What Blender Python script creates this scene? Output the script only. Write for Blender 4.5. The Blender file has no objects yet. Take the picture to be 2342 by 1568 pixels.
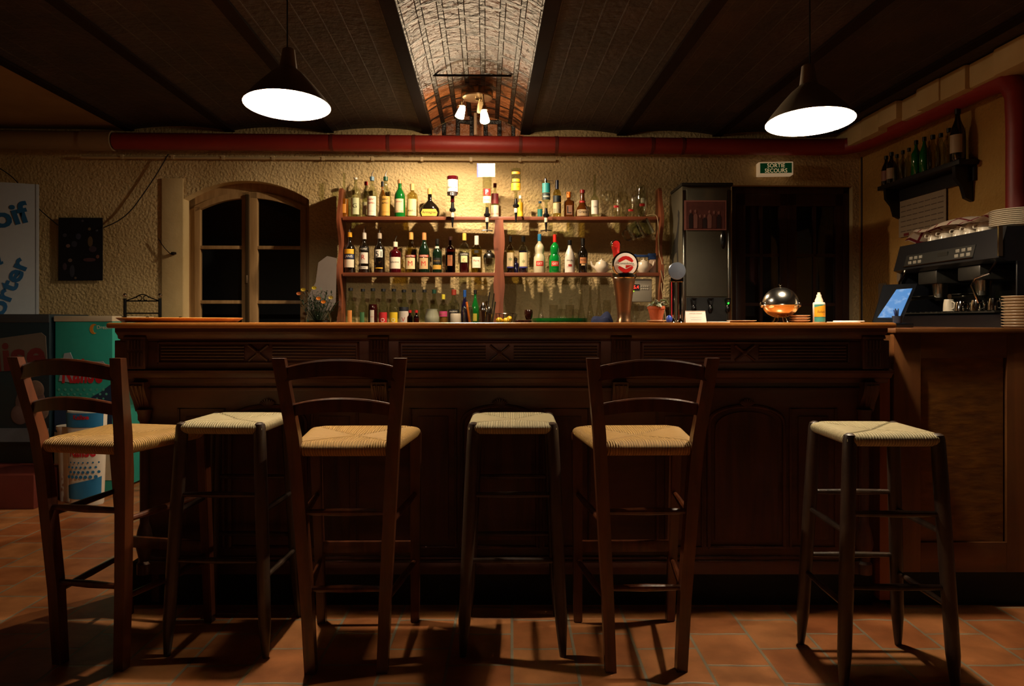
import bpy, bmesh, math, random
from mathutils import Vector, Matrix
random.seed(7)
PI = math.pi
C = bpy.context.scene.collection
sc = bpy.context.scene
# ---------------------------------------------------------------- camera
F = 1650.0                      # focal length in pixels of the 2342 px wide frame
EYE = 1.15                      # camera height
HZ = 735                        # pixel row of the horizon
cam = bpy.data.objects.new('camera', bpy.data.cameras.new('camera'))
C.objects.link(cam)
cam.location = (0, 0, EYE); cam.rotation_euler = (PI/2, 0, 0)
cam.data.sensor_width = 36; cam.data.sensor_fit = 'HORIZONTAL'
cam.data.lens = 36*F/2342
cam.data.shift_y = -(784-HZ)/2342
cam.data.clip_start = 0.05
sc.camera = cam
# ---------------------------------------------------------------- world, exposure
w = bpy.data.worlds.new('world'); sc.world = w; w.use_nodes = True
w.node_tree.nodes['Background'].inputs[0].default_value = (1.0, .66, .42, 1)
w.node_tree.nodes['Background'].inputs[1].default_value = 0.004
vs = sc.view_settings
vs.view_transform = 'Standard'; vs.look = 'None'; vs.gamma = 1; vs.use_curve_mapping = False
vs.exposure = 0.0
PEND_W = 62.0     # pendant bulbs
VAULT_W = 30.0    # each lamp of the vault fitting
PSI = math.radians(2.1)         # the building is turned a little against the bar
cs, sn = math.cos(PSI), math.sin(PSI)

# ---------------------------------------------------------------- materials
def lin(h):
    h = h.lstrip('#'); v = [int(h[i:i+2], 16)/255 for i in (0, 2, 4)]
    return tuple(x/12.92 if x < .04045 else ((x+.055)/1.055)**2.4 for x in v)+(1,)
_m = {}
def nodes(name):
    m = bpy.data.materials.new(name); m.use_nodes = True
    nt = m.node_tree
    return m, nt, nt.nodes['Principled BSDF']
def M(name, c=None, rough=.5, metal=0, bump=0, bs=60, var=0, emit=0, spec=None, coat=0, vs=25):
    """plain procedural material: colour broken by noise, optional bump"""
    if name in _m: return _m[name]
    m, nt, b = nodes(name); c = lin(c); N = nt.nodes; L = nt.links
    b.inputs['Roughness'].default_value = rough; b.inputs['Metallic'].default_value = metal
    if spec is not None: b.inputs['Specular IOR Level'].default_value = spec
    if coat: b.inputs['Coat Weight'].default_value = coat
    tc = N.new('ShaderNodeTexCoord')
    nz = N.new('ShaderNodeTexNoise'); nz.inputs['Scale'].default_value = vs; nz.inputs['Detail'].default_value = 4
    L.new(tc.outputs['Object'], nz.inputs['Vector'])
    mx = N.new('ShaderNodeMix'); mx.data_type = 'RGBA'; v = var or .08
    mx.inputs[6].default_value = tuple(x*(1-v) for x in c[:3])+(1,)
    mx.inputs[7].default_value = tuple(min(1, x*(1+v)) for x in c[:3])+(1,)
    L.new(nz.outputs[0], mx.inputs[0]); L.new(mx.outputs[2], b.inputs['Base Color'])
    if emit:
        b.inputs['Emission Color'].default_value = c; b.inputs['Emission Strength'].default_value = emit
    if bump:
        n2 = N.new('ShaderNodeTexNoise'); n2.inputs['Scale'].default_value = bs; n2.inputs['Detail'].default_value = 5
        L.new(tc.outputs['Object'], n2.inputs['Vector'])
        bp = N.new('ShaderNodeBump'); bp.inputs['Strength'].default_value = min(1, bump); bp.inputs['Distance'].default_value = .02*bump
        L.new(n2.outputs[0], bp.inputs['Height']); L.new(bp.outputs[0], b.inputs['Normal'])
    _m[name] = m; return m
def wood(name, c1, c2, rough=.45, stretch=(1, 1, 12), scale=30, bump=.15, coat=0):
    if name in _m: return _m[name]
    m, nt, b = nodes(name); N = nt.nodes; L = nt.links
    tc = N.new('ShaderNodeTexCoord'); mp = N.new('ShaderNodeMapping')
    mp.inputs['Scale'].default_value = tuple(1/s for s in stretch)
    L.new(tc.outputs['Object'], mp.inputs[0])
    nz = N.new('ShaderNodeTexNoise'); nz.inputs['Scale'].default_value = scale; nz.inputs['Detail'].default_value = 6
    nz.inputs['Distortion'].default_value = .6
    L.new(mp.outputs[0], nz.inputs['Vector'])
    cr = N.new('ShaderNodeValToRGB'); cr.color_ramp.elements[0].position = .35; cr.color_ramp.elements[1].position = .68
    cr.color_ramp.elements[0].color = lin(c1); cr.color_ramp.elements[1].color = lin(c2)
    L.new(nz.outputs[0], cr.inputs[0]); L.new(cr.outputs[0], b.inputs['Base Color'])
    b.inputs['Roughness'].default_value = rough
    if coat: b.inputs['Coat Weight'].default_value = coat; b.inputs['Coat Roughness'].default_value = .25
    bp = N.new('ShaderNodeBump'); bp.inputs['Strength'].default_value = bump; bp.inputs['Distance'].default_value = .003
    L.new(nz.outputs[0], bp.inputs['Height']); L.new(bp.outputs[0], b.inputs['Normal'])
    _m[name] = m; return m
def glass(name, tint='#ffffff', refl=.5, rough=.02):
    """thin walled glass: tinted see-through plus a mirror coat that strengthens at the rims"""
    if name in _m: return _m[name]
    m = bpy.data.materials.new(name); m.use_nodes = True; nt = m.node_tree; nt.nodes.clear(); N = nt.nodes; L = nt.links
    o = N.new('ShaderNodeOutputMaterial'); mx = N.new('ShaderNodeMixShader')
    t = N.new('ShaderNodeBsdfTransparent'); g = N.new('ShaderNodeBsdfGlossy')
    t.inputs[0].default_value = lin(tint); g.inputs['Roughness'].default_value = rough
    lw = N.new('ShaderNodeLayerWeight'); lw.inputs[0].default_value = .25
    ma = N.new('ShaderNodeMath'); ma.operation = 'MULTIPLY_ADD'; ma.inputs[1].default_value = refl; ma.inputs[2].default_value = .04
    L.new(lw.outputs['Facing'], ma.inputs[0]); L.new(ma.outputs[0], mx.inputs[0])
    L.new(t.outputs[0], mx.inputs[1]); L.new(g.outputs[0], mx.inputs[2]); L.new(mx.outputs[0], o.inputs[0])
    _m[name] = m; return m
def emis(name, c, s):
    if name in _m: return _m[name]
    m, nt, b = nodes(name); b.inputs['Base Color'].default_value = lin(c)
    b.inputs['Emission Color'].default_value = lin(c); b.inputs['Emission Strength'].default_value = s
    _m[name] = m; return m
def stucco(name, c1, c2, sc_=38, strength=1.0, dist=.012, mix=.5):
    m, nt, b = nodes(name); N = nt.nodes; L = nt.links
    tc = N.new('ShaderNodeTexCoord')
    n1 = N.new('ShaderNodeTexNoise'); n1.inputs['Scale'].default_value = sc_; n1.inputs['Detail'].default_value = 6; n1.inputs['Roughness'].default_value = .62
    n2 = N.new('ShaderNodeTexNoise'); n2.inputs['Scale'].default_value = 2.2; n2.inputs['Detail'].default_value = 5
    vo = N.new('ShaderNodeTexVoronoi'); vo.inputs['Scale'].default_value = sc_*.8
    for n in (n1, n2, vo): L.new(tc.outputs['Object'], n.inputs['Vector'])
    ad = N.new('ShaderNodeMath'); ad.operation = 'MULTIPLY_ADD'; ad.inputs[1].default_value = .5
    L.new(vo.outputs[0], ad.inputs[0]); L.new(n1.outputs[0], ad.inputs[2])
    bp = N.new('ShaderNodeBump'); bp.inputs['Strength'].default_value = strength; bp.inputs['Distance'].default_value = dist
    L.new(ad.outputs[0], bp.inputs['Height']); L.new(bp.outputs[0], b.inputs['Normal'])
    cr = N.new('ShaderNodeValToRGB'); cr.color_ramp.elements[0].position = .38; cr.color_ramp.elements[1].position = .66
    cr.color_ramp.elements[0].color = lin(c1); cr.color_ramp.elements[1].color = lin(c2)
    L.new(n2.outputs[0], cr.inputs[0]); L.new(cr.outputs[0], b.inputs['Base Color'])
    b.inputs['Roughness'].default_value = .9; b.inputs['Specular IOR Level'].default_value = .2
    _m[name] = m; return m
def bricks(name, swap, rowh, bw, off, mortar, c1, c2, cm, rough, soot_sheen=None, bump=.6, uv=True, nsc=9):
    """tiles or bricks from a brick texture; soot=(colour a, colour b, v0, v1) blends a tone along v, sooty dirt plus painted-in sheen"""
    m, nt, b = nodes(name); N = nt.nodes; L = nt.links
    tc = N.new('ShaderNodeTexCoord'); src = tc.outputs['UV'] if uv else tc.outputs['Object']
    sp = N.new('ShaderNodeSeparateXYZ'); cb = N.new('ShaderNodeCombineXYZ'); L.new(src, sp.inputs[0])
    # warp a little so the joints are hand laid
    wn = N.new('ShaderNodeTexNoise'); wn.inputs['Scale'].default_value = 6; L.new(src, wn.inputs['Vector'])
    wm = N.new('ShaderNodeMath'); wm.operation = 'MULTIPLY_ADD'; wm.inputs[1].default_value = .03; L.new(wn.outputs[0], wm.inputs[0])
    L.new(sp.outputs[1 if swap else 0], wm.inputs[2])
    L.new(wm.outputs[0], cb.inputs[0]); L.new(sp.outputs[0 if swap else 1], cb.inputs[1])
    br = N.new('ShaderNodeTexBrick'); br.offset = off; br.inputs['Scale'].default_value = 1
    br.inputs['Mortar Size'].default_value = mortar; br.inputs['Mortar Smooth'].default_value = .3
    br.inputs['Brick Width'].default_value = bw; br.inputs['Row Height'].default_value = rowh; br.inputs['Bias'].default_value = 0
    br.inputs['Color1'].default_value = lin(c1); br.inputs['Color2'].default_value = lin(c2); br.inputs['Mortar'].default_value = lin(cm)
    L.new(cb.outputs[0], br.inputs['Vector'])
    nz = N.new('ShaderNodeTexNoise'); nz.inputs['Scale'].default_value = nsc; nz.inputs['Detail'].default_value = 6; L.new(src, nz.inputs['Vector'])
    mul = N.new('ShaderNodeMix'); mul.data_type = 'RGBA'; mul.blend_type = 'MULTIPLY'; mul.inputs[0].default_value = 1
    cr = N.new('ShaderNodeValToRGB'); cr.color_ramp.elements[0].position = .3; cr.color_ramp.elements[1].position = .65
    cr.color_ramp.elements[0].color = (.22, .19, .17, 1) if soot_sheen else (.55, .5, .47, 1); cr.color_ramp.elements[1].color = (1, 1, 1, 1)
    if soot_sheen: cr.color_ramp.elements[0].position = .40; cr.color_ramp.elements[1].position = .50; nz.inputs['Scale'].default_value = 9
    L.new(nz.outputs[0], cr.inputs[0]); L.new(br.outputs[0], mul.inputs[6]); L.new(cr.outputs[0], mul.inputs[7])
    out = mul.outputs[2]
    if soot_sheen:
        s1, v0, v1 = soot_sheen
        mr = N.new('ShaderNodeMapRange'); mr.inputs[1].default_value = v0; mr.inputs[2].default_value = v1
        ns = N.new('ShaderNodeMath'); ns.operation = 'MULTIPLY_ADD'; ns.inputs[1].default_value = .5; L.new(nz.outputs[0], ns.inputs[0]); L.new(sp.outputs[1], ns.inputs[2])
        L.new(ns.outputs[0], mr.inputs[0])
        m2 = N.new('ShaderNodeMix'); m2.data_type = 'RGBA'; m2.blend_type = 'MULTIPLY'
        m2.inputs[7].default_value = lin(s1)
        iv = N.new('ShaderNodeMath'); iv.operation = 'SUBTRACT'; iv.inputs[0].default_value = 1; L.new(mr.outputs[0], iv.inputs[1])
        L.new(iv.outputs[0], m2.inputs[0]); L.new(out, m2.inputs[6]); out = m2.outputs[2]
    L.new(out, b.inputs['Base Color'])
    b.inputs['Roughness'].default_value = rough
    # height: bricks over joints plus rough faces
    n3 = N.new('ShaderNodeTexNoise'); n3.inputs['Scale'].default_value = 22; n3.inputs['Detail'].default_value = 8; L.new(src, n3.inputs['Vector'])
    h = N.new('ShaderNodeMath'); h.operation = 'MULTIPLY_ADD'; h.inputs[1].default_value = -1.6
    L.new(br.outputs[1], h.inputs[0]); L.new(n3.outputs[0], h.inputs[2])
    bp = N.new('ShaderNodeBump'); bp.inputs['Strength'].default_value = min(1, bump); bp.inputs['Distance'].default_value = .012*bump*bump+.004
    L.new(h.outputs[0], bp.inputs['Height']); L.new(bp.outputs[0], b.inputs['Normal'])
    _m[name] = m; return m
def rush(name, c1, c2, w, d):
    """woven rush: strands run square to the nearest rail and turn on the diagonals"""
    if name in _m: return _m[name]
    m, nt, b = nodes(name); N = nt.nodes; L = nt.links
    tc = N.new('ShaderNodeTexCoord'); su = N.new('ShaderNodeSeparateXYZ'); so = N.new('ShaderNodeSeparateXYZ')
    L.new(tc.outputs['UV'], su.inputs[0]); L.new(tc.outputs['Object'], so.inputs[0])
    def mt(op, a, bb=None, c=None):
        n = N.new('ShaderNodeMath'); n.operation = op
        for i, v in enumerate((a, bb, c)):
            if v is None: continue
            if isinstance(v, (int, float)): n.inputs[i].default_value = v
            else: L.new(v, n.inputs[i])
        return n.outputs[0]
    au = mt('ABSOLUTE', su.outputs[0]); av = mt('ABSOLUTE', su.outputs[1])
    sel = mt('GREATER_THAN', au, av)
    inv = mt('SUBTRACT', 1, sel)
    co = mt('ADD', mt('MULTIPLY', so.outputs[1], sel), mt('MULTIPLY', so.outputs[0], inv))
    nz = N.new('ShaderNodeTexNoise'); nz.inputs['Scale'].default_value = 14; L.new(tc.outputs['Object'], nz.inputs['Vector'])
    co = mt('ADD', co, mt('MULTIPLY', nz.outputs[0], .012))
    wv = mt('MULTIPLY_ADD', mt('SINE', mt('MULTIPLY', co, 2*PI/.0085)), .5, .5)
    # per strand shade
    st = N.new('ShaderNodeTexNoise'); st.noise_dimensions = '1D'; st.inputs['Scale'].default_value = 190; L.new(co, st.inputs['W'])
    mx = N.new('ShaderNodeMix'); mx.data_type = 'RGBA'; mx.inputs[6].default_value = lin(c1); mx.inputs[7].default_value = lin(c2)
    L.new(mt('ADD', mt('MULTIPLY', wv, .4), mt('MULTIPLY', st.outputs[0], .7)), mx.inputs[0]); L.new(mx.outputs[2], b.inputs['Base Color'])
    # seam along the diagonals
    se = mt('MINIMUM', mt('MULTIPLY', mt('ABSOLUTE', mt('SUBTRACT', au, av)), 14), 1)
    bp = N.new('ShaderNodeBump'); bp.inputs['Strength'].default_value = .9; bp.inputs['Distance'].default_value = .006
    L.new(mt('ADD', mt('MULTIPLY', wv, .6), mt('MULTIPLY', se, 2.2)), bp.inputs['Height']); L.new(bp.outputs[0], b.inputs['Normal'])
    b.inputs['Roughness'].default_value = .6
    _m[name] = m; return m

# ---------------------------------------------------------------- mesh helpers
def box(bm, x0, x1, y0, y1, z0, z1, bev=0, rot=None):
    r = bmesh.ops.create_cube(bm, size=1)['verts']
    for v in r:
        v.co = Vector((x0+(v.co.x+.5)*(x1-x0), y0+(v.co.y+.5)*(y1-y0), z0+(v.co.z+.5)*(z1-z0)))
    if bev:
        es = {e for v in r for e in v.link_edges}
        g = bmesh.ops.bevel(bm, geom=list(es), offset=bev, segments=2, affect='EDGES', profile=.6)
        r = list({v for f in g['faces'] for v in f.verts} | {v for v in r if v.is_valid})
    if rot is not None: bmesh.ops.transform(bm, matrix=rot, verts=[v for v in r if v.is_valid])
    return r
def ring_loft(bm, rings, caps=(True, True), closed=True):
    vs_ = [[bm.verts.new(p) for p in r] for r in rings]
    n = len(vs_[0])
    for a, b in zip(vs_, vs_[1:]):
        for i in range(n if closed else n-1):
            j = (i+1) % n
            try: bm.faces.new((a[i], a[j], b[j], b[i]))
            except ValueError: pass
    if closed and caps[0]: bm.faces.new(list(reversed(vs_[0])))
    if closed and caps[1]: bm.faces.new(vs_[-1])
    return vs_
def lathe(bm, prof, o=(0, 0, 0), seg=24, sq=0, sx=1, sy=1):
    """revolve (radius, height) pairs; sq>0 squares the section"""
    o = Vector(o); rings = []
    for r, z in prof:
        ring = []
        for i in range(seg):
            a = 2*PI*(i+.5)/seg; c, s = math.cos(a), math.sin(a); k = 1
            if sq: k = 1/max(abs(c), abs(s))**sq
            ring.append(o+Vector((max(r, .0002)*c*k*sx, max(r, .0002)*s*k*sy, z)))
        rings.append(ring)
    return ring_loft(bm, rings)
def tube(bm, pts, r, seg=10, r2=None, smooth=False):
    pts = [Vector(p) for p in pts]
    if smooth:
        q = []
        for i in range(len(pts)-1):
            p0 = pts[max(0, i-1)]; p1 = pts[i]; p2 = pts[i+1]; p3 = pts[min(len(pts)-1, i+2)]
            for k in range(6):
                t = k/6
                q.append(.5*((2*p1)+(p2-p0)*t+(2*p0-5*p1+4*p2-p3)*t*t+(3*p1-p0-3*p2+p3)*t**3))
        q.append(pts[-1]); pts = q
    rings = []; n = len(pts); prev = None
    for i, p in enumerate(pts):
        t = (pts[min(i+1, n-1)]-pts[max(i-1, 0)]).normalized()
        u = prev or (Vector((1, 0, 0)) if abs(t.x) < .9 else Vector((0, 1, 0)))
        u = (u-t*u.dot(t)).normalized(); v = t.cross(u); prev = u
        if isinstance(r, (list, tuple)): rr = r[i]
        else: rr = r if r2 is None else r+(r2-r)*i/(n-1)
        rings.append([p+(u*math.cos(2*PI*k/seg)+v*math.sin(2*PI*k/seg))*rr for k in range(seg)])
    return ring_loft(bm, rings)
def prism(bm, poly, y0, y1):
    """polygon in x,z extruded along y"""
    a = [bm.verts.new((x, y0, z)) for x, z in poly]; b = [bm.verts.new((x, y1, z)) for x, z in poly]
    n = len(poly); bm.faces.new(a); bm.faces.new(list(reversed(b)))
    for i in range(n): bm.faces.new((a[(i+1) % n], a[i], b[i], b[(i+1) % n]))
    return a+b
def beam(bm, a, b, wx, wy, w2=None, bev=.003):
    """square bar from a to b"""
    a = Vector(a); b = Vector(b); w2 = w2 or (wx, wy)
    rings = []
    for p, (sx, sy) in ((a, (wx, wy)), (b, w2)):
        rings.append([p+Vector((dx*sx/2, dy*sy/2, 0)) for dx, dy in ((-1, -1), (1, -1), (1, 1), (-1, 1))])
    v = ring_loft(bm, rings)
    if bev:
        es = {e for r in v for x in r for e in x.link_edges}
        bmesh.ops.bevel(bm, geom=list(es), offset=bev, segments=2, affect='EDGES')
def obj(name, bm, mat, parent=None, smooth=True, loc=None, rotz=None, bevel=0):
    me = bpy.data.meshes.new(name)
    if isinstance(bm, bmesh.types.BMesh):
        bmesh.ops.recalc_face_normals(bm, faces=bm.faces[:])
        bm.to_mesh(me); bm.free()
    if smooth:
        for p in me.polygons: p.use_smooth = True
        try: me.set_sharp_from_angle(angle=math.radians(35))
        except Exception: pass
    me.materials.append(mat)
    o = bpy.data.objects.new(name, me); C.objects.link(o)
    if parent: o.parent = parent
    if loc is not None: o.location = loc
    if rotz is not None: o.rotation_euler = (0, 0, rotz)
    return o
def nb(): return bmesh.new()
def tag(o, label, cat, group=None):
    o['label'] = label; o['category'] = cat
    if group: o['group'] = group
    return o
def thing(name, label, cat, loc=(0, 0, 0), rotz=0, group=None):
    o = bpy.data.objects.new(name, None); C.objects.link(o); o.empty_display_size = .05
    o.location = loc; o.rotation_euler = (0, 0, rotz)
    return tag(o, label, cat, group)
def struct(name, bm, m, rot=True, **k):
    o = obj(name, bm, m, **k); o['kind'] = 'structure'
    if rot: o.rotation_euler = (0, 0, PSI)
    return o
def dup(root, loc, rotz=0, label=None, group=None):
    r = root.copy(); C.objects.link(r); r.location = loc; r.rotation_euler = (0, 0, rotz)
    if label: r['label'] = label
    if group: r['group'] = group
    for ch in list(root.children):
        c = ch.copy(); C.objects.link(c); c.parent = r
        for g in ch.children:
            d = g.copy(); C.objects.link(d); d.parent = c
    return r
def text(s, width, mat, parent, loc, name='lettering', height=None, bend=0, rot=(PI/2, 0, 0), shear=0, bold=0, ext=.0004):
    """lettering as mesh, centred on loc, lying in x,z and facing -y unless rot says otherwise"""
    cu = bpy.data.curves.new('t', 'FONT'); cu.body = s; cu.align_x = 'CENTER'; cu.align_y = 'CENTER'
    cu.size = 1; cu.shear = shear; cu.offset = bold; cu.extrude = 0; cu.resolution_u = 3; cu.space_line = .85
    t = bpy.data.objects.new('t', cu); C.objects.link(t)
    dg = bpy.context.evaluated_depsgraph_get()
    me = bpy.data.meshes.new_from_object(t.evaluated_get(dg))
    bpy.data.objects.remove(t); bpy.data.curves.remove(cu)
    xs = [v.co.x for v in me.vertices]; ys = [v.co.y for v in me.vertices]
    if not xs: return None
    cx, cy = (min(xs)+max(xs))/2, (min(ys)+max(ys))/2
    kx = width/(max(xs)-min(xs)); ky = kx if height is None else height/(max(ys)-min(ys))
    for v in me.vertices:
        x, y = (v.co.x-cx)*kx, (v.co.y-cy)*ky
        if bend: a = x/bend; v.co = (math.sin(a)*bend, y, bend*(math.cos(a)-1))
        else: v.co = (x, y, 0)
    me.materials.clear(); me.materials.append(mat)
    me.name = name
    o = bpy.data.objects.new(name, me); C.objects.link(o); o.parent = parent
    o.location = loc; o.rotation_euler = rot
    return o
# pixel of the photograph -> a point of the room
def P(px, py, Y): return Vector(((px-1171)*Y/F, Y, EYE+(HZ-py)*Y/F))
def onV(px, py, V=5.5):        # back wall plane
    a = (px-1171)/F; t = V/(cs-a*sn); return Vector((a*t, t, EYE+(HZ-py)*t/F))
def onU(px, py, U=2.9):        # right wall plane
    a = (px-1171)/F; t = U/(a*cs+sn); return Vector((a*t, t, EYE+(HZ-py)*t/F))
def loc_(p): return Vector((p.x*cs+p.y*sn, -p.x*sn+p.y*cs, p.z))
def bV(px, py, V=5.5): return loc_(onV(px, py, V))
def bU(px, py, U=2.9): return loc_(onU(px, py, U))
# ================================================================ the room
m_stucco = stucco('ochre stucco', '#bba272', '#d2bb8c', 58, 1, .014)
m_smooth = stucco('ochre plaster', '#b8a070', '#ccb688', 9, .5, .006)
m_beige = stucco('beige ceiling plaster', '#7c6442', '#8a7250', 6, .3, .006)
m_dark = M('night', '#05060a', .6)
m_tiles = bricks('terracotta tiles', True, .217, .243, .5, .006, '#c48450', '#a86236', '#988c74', .4, bump=.3, uv=False, nsc=7)
m_vault = bricks('sooty lit vault bricks', True, .105, .24, .5, .017, '#c07a48', '#74442a', '#120d0a', .32, soot_sheen=('#98907e', 4.9, 5.4), bump=1.35, nsc=5)  # grey away from the wall: sooty film plus sheen put into the colour
m_vault_shaded = bricks('shaded vault bricks', True, .105, .24, .5, .006, '#33231b', '#261a14', '#3a2f26', .7, bump=.8, nsc=4)  # same bricks as the lit bay, their shade put into darker colours
m_iron = M('painted iron', '#201712', .95, bump=.2, spec=.08)
m_pipe = M('red pipe paint', '#86221a', .5, bump=.25, bs=40, var=.2, vs=6)
m_cond = M('cream conduit', '#b5a27c', .5)
m_black = M('black rubber', '#0c0c0d', .5)

# floor
bm = nb(); box(bm, -5.6, 4.2, -2.5, 5.7, -.05, 0); struct('floor', bm, m_tiles, rot=False, smooth=False)
# back wall with the window niche and the door opening, in building coordinates
VB = 5.5; ZT = 2.86
u0, u1 = -5.2, 2.9
wl, wr = bV(420, 0).x, bV(707, 0).x          # window opening
dl, dr = bV(1674, 0).x, bV(1950, 0).x        # door opening
zs, za = bV(0, 452).z, bV(562, 413).z        # spring and apex of the niche arch
zsill = .95; zd = bV(1800, 424).z
def arch_z(u, l=wl, r=wr, s=zs, a=za):
    c = (l+r)/2; h = (r-l)/2; t = (u-c)/h
    R = (h*h+(a-s)**2)/(2*(a-s)); return a-R+math.sqrt(max(0, R*R-(u-c)**2))
bm = nb()
def vq(x0, x1, z0a, z0b, z1): bm.faces.new([bm.verts.new(p) for p in ((x0, VB, z0a), (x1, VB, z0b), (x1, VB, z1), (x0, VB, z1))])
vq(u0, wl, 0, 0, ZT); vq(wr, dl, 0, 0, ZT); vq(dr, u1, 0, 0, ZT); vq(dl, dr, zd, zd, ZT)
vq(wl, wr, 0, 0, zsill)
NA = 16
for i in range(NA):
    a = wl+(wr-wl)*i/NA; b = wl+(wr-wl)*(i+1)/NA
    vq(a, b, arch_z(a), arch_z(b), ZT)
bmesh.ops.remove_doubles(bm, verts=bm.verts[:], dist=.0005)
struct('wall_back', bm, m_stucco, smooth=False)
bm = nb()
def rev(pts, y1):
    a = [bm.verts.new((x, VB, z)) for x, z in pts]; b = [bm.verts.new((x, y1, z)) for x, z in pts]
    for i in range(len(pts)-1): bm.faces.new((a[i], a[i+1], b[i+1], b[i]))
rev([(wl, zsill)]+[(wl+(wr-wl)*i/NA, arch_z(wl+(wr-wl)*i/NA)) for i in range(NA+1)]+[(wr, zsill), (wl, zsill)], VB+.3)
rev([(dl, 0), (dl, zd), (dr, zd), (dr, 0)], VB+.3)
struct('trim_1', bm, m_smooth, smooth=False)
# smooth plaster surround left of the window
bm = nb(); box(bm, bV(371, 0).x, wl, VB-.012, VB-.001, 0, bV(0, 405).z, .004); struct('trim_2', bm, m_smooth)
# side walls
m_stuccor = stucco('orange stucco', '#a87c3e', '#bb9250', 55, 1, .012)
uW = 2.9; vend = bU(2303, 0).y
bm = nb(); box(bm, uW, uW+.2, vend, VB+.01, 0, ZT); struct('wall_right', bm, m_stuccor, smooth=False)
bm = nb(); box(bm, uW+.12, uW+.3, -1.5, vend, 0, ZT); struct('wall_right', bm, M('brown wall', '#3a2a20', .8, bump=.3), smooth=False)
bm = nb(); box(bm, -5.3, -5.2, -1.5, VB, 0, 2.95); struct('wall_left', bm, m_stucco, smooth=False)
# platform step on the left
m_step = M('oxblood step', '#5c2218', .55, bump=.2)
bm = nb(); box(bm, -5.1, -2.93, 4.42, 4.77, 0, .21, .006); box(bm, -5.1, -3.06, 4.74, 5.30, 0, .209); struct('trim_3', bm, m_step, rot=False)
# ceiling vaults between iron beams
EDGE = [-2.66+.74*k for k in range(-0, 8)]   # ... -.44, .30, 1.04 ...
ZS = 2.585; RISE = .13
def vault(ua, ub, mat, RISE=.03):
    bm = nb(); uvl = bm.loops.layers.uv.new('UVMap'); n = 14; h = (ub-ua)/2; R = (h*h+RISE**2)/(2*RISE); th = math.asin(h/R)
    vs_ = [-1.5+i*.5 for i in range(15)]
    grid = []
    for j, v in enumerate(vs_):
        row = []
        for i in range(n+1):
            a = -th+2*th*i/n
            row.append((bm.verts.new(((ua+ub)/2+R*math.sin(a), v, ZS+RISE-R+R*math.cos(a))), R*a, v))
        grid.append(row)
    for j in range(len(vs_)-1):
        for i in range(n):
            q = (grid[j][i], grid[j][i+1], grid[j+1][i+1], grid[j+1][i])
            f = bm.faces.new([x[0] for x in q])
            for l, x in zip(f.loops, q): l[uvl].uv = (x[1]+ua*.37, x[2])
    return struct('ceiling', bm, mat)
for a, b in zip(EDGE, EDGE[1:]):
    vault(a+.012, b-.012, *((m_vault, .13) if abs(a+.44) < .01 else (m_vault_shaded,)))
vault(EDGE[-1]+.012, EDGE[-1]+.74, m_vault_shaded)
for k, e in enumerate(EDGE):
    bm = nb(); box(bm, e-.035, e+.035, -1.5, VB, ZS-.012, ZS+.002, .002); box(bm, e-.005, e+.005, -1.5, VB, ZS, ZS+.14)
    struct('trim_%d' % (k+4), bm, m_iron, smooth=False)
bm = nb(); box(bm, -5.2, EDGE[0]-.03, -1.5, VB, ZS+.0, ZS+.04); struct('ceiling', bm, m_beige, smooth=False)
# old ceiling patch along the right wall: crumbling plaster fillet
bm = nb()
for i in range(26):
    v = -.2+i*.22; random.seed(i)
    box(bm, uW-.16-random.random()*.05, uW+.02, v, v+.23, ZS-.1-random.random()*.03, ZS+.02, .015)
random.seed(7)
struct('trim_20', bm, m_smooth)

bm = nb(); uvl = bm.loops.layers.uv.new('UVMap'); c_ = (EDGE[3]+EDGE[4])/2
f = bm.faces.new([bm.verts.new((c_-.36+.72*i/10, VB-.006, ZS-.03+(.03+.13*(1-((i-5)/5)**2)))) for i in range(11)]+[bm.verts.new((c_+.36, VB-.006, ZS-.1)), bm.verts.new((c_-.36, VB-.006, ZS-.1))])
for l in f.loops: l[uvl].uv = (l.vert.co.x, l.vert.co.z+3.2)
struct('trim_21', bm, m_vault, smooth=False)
# heating pipe along the back wall, round the corner and down
zp = 2.475; rp = .062
def bpipe():
    t = thing('heating_pipe', 'thick red lagged pipe running under the ceiling along the back and right walls', 'pipe')
    t.rotation_euler = (0, 0, PSI)
    ve = bU(2328, 0, 2.82).y
    pts = [(-2.72, 5.40, zp)]+[(-2.6+.35*i, 5.40, zp) for i in range(15)]+[(2.55, 5.40, zp), (2.72, 5.37, zp), (2.80, 5.27, zp), (2.82, 5.1, zp), (2.82, 4.7, zp), (2.82, ve+.25, zp), (2.82, ve+.07, zp-.02), (2.82, ve, zp-.12), (2.82, ve-.01, zp-.3), (2.82, ve-.01, .3)]
    bm = nb(); tube(bm, pts, rp, 16); obj('pipe_run', bm, m_pipe, t)
    for px in (760, 889, 947, 1190, 1272, 1490, 1560):
        u = bV(px, 330, 5.4).x
        bm = nb(); tube(bm, [(u-.012, 5.40, zp), (u+.012, 5.40, zp)], rp+.003, 16)
        obj('pipe_band', bm, M('pipe band', '#5a1a12' if px != 1190 else '#5a1a12', .6), t)
bpipe()
bm = nb(); tube(bm, [(-4.9, 5.40, zp+.01), (-2.73, 5.40, zp)], .068, 16); tube(bm, [(-2.95, 5.4, zp), (-2.73, 5.4, zp)], .074, 16)
o = obj('drain_pipe', bm, M('beige pipe', '#8a7558', .6, bump=.2)); o.rotation_euler = (0, 0, PSI)
tag(o, 'beige painted pipe length at the far left end of the red ceiling pipe', 'pipe')
bm = nb(); tube(bm, [(-3.0, 5.47, zp-.105), (bV(1270, 0).x, 5.47, zp-.098)], .011, 8)
for i in range(9): u = -2.7+i*.37; box(bm, u-.01, u+.01, 5.455, 5.49, zp-.115, zp-.085)
o = obj('electrical_conduit', bm, m_cond); o.rotation_euler = (0, 0, PSI)
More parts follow.
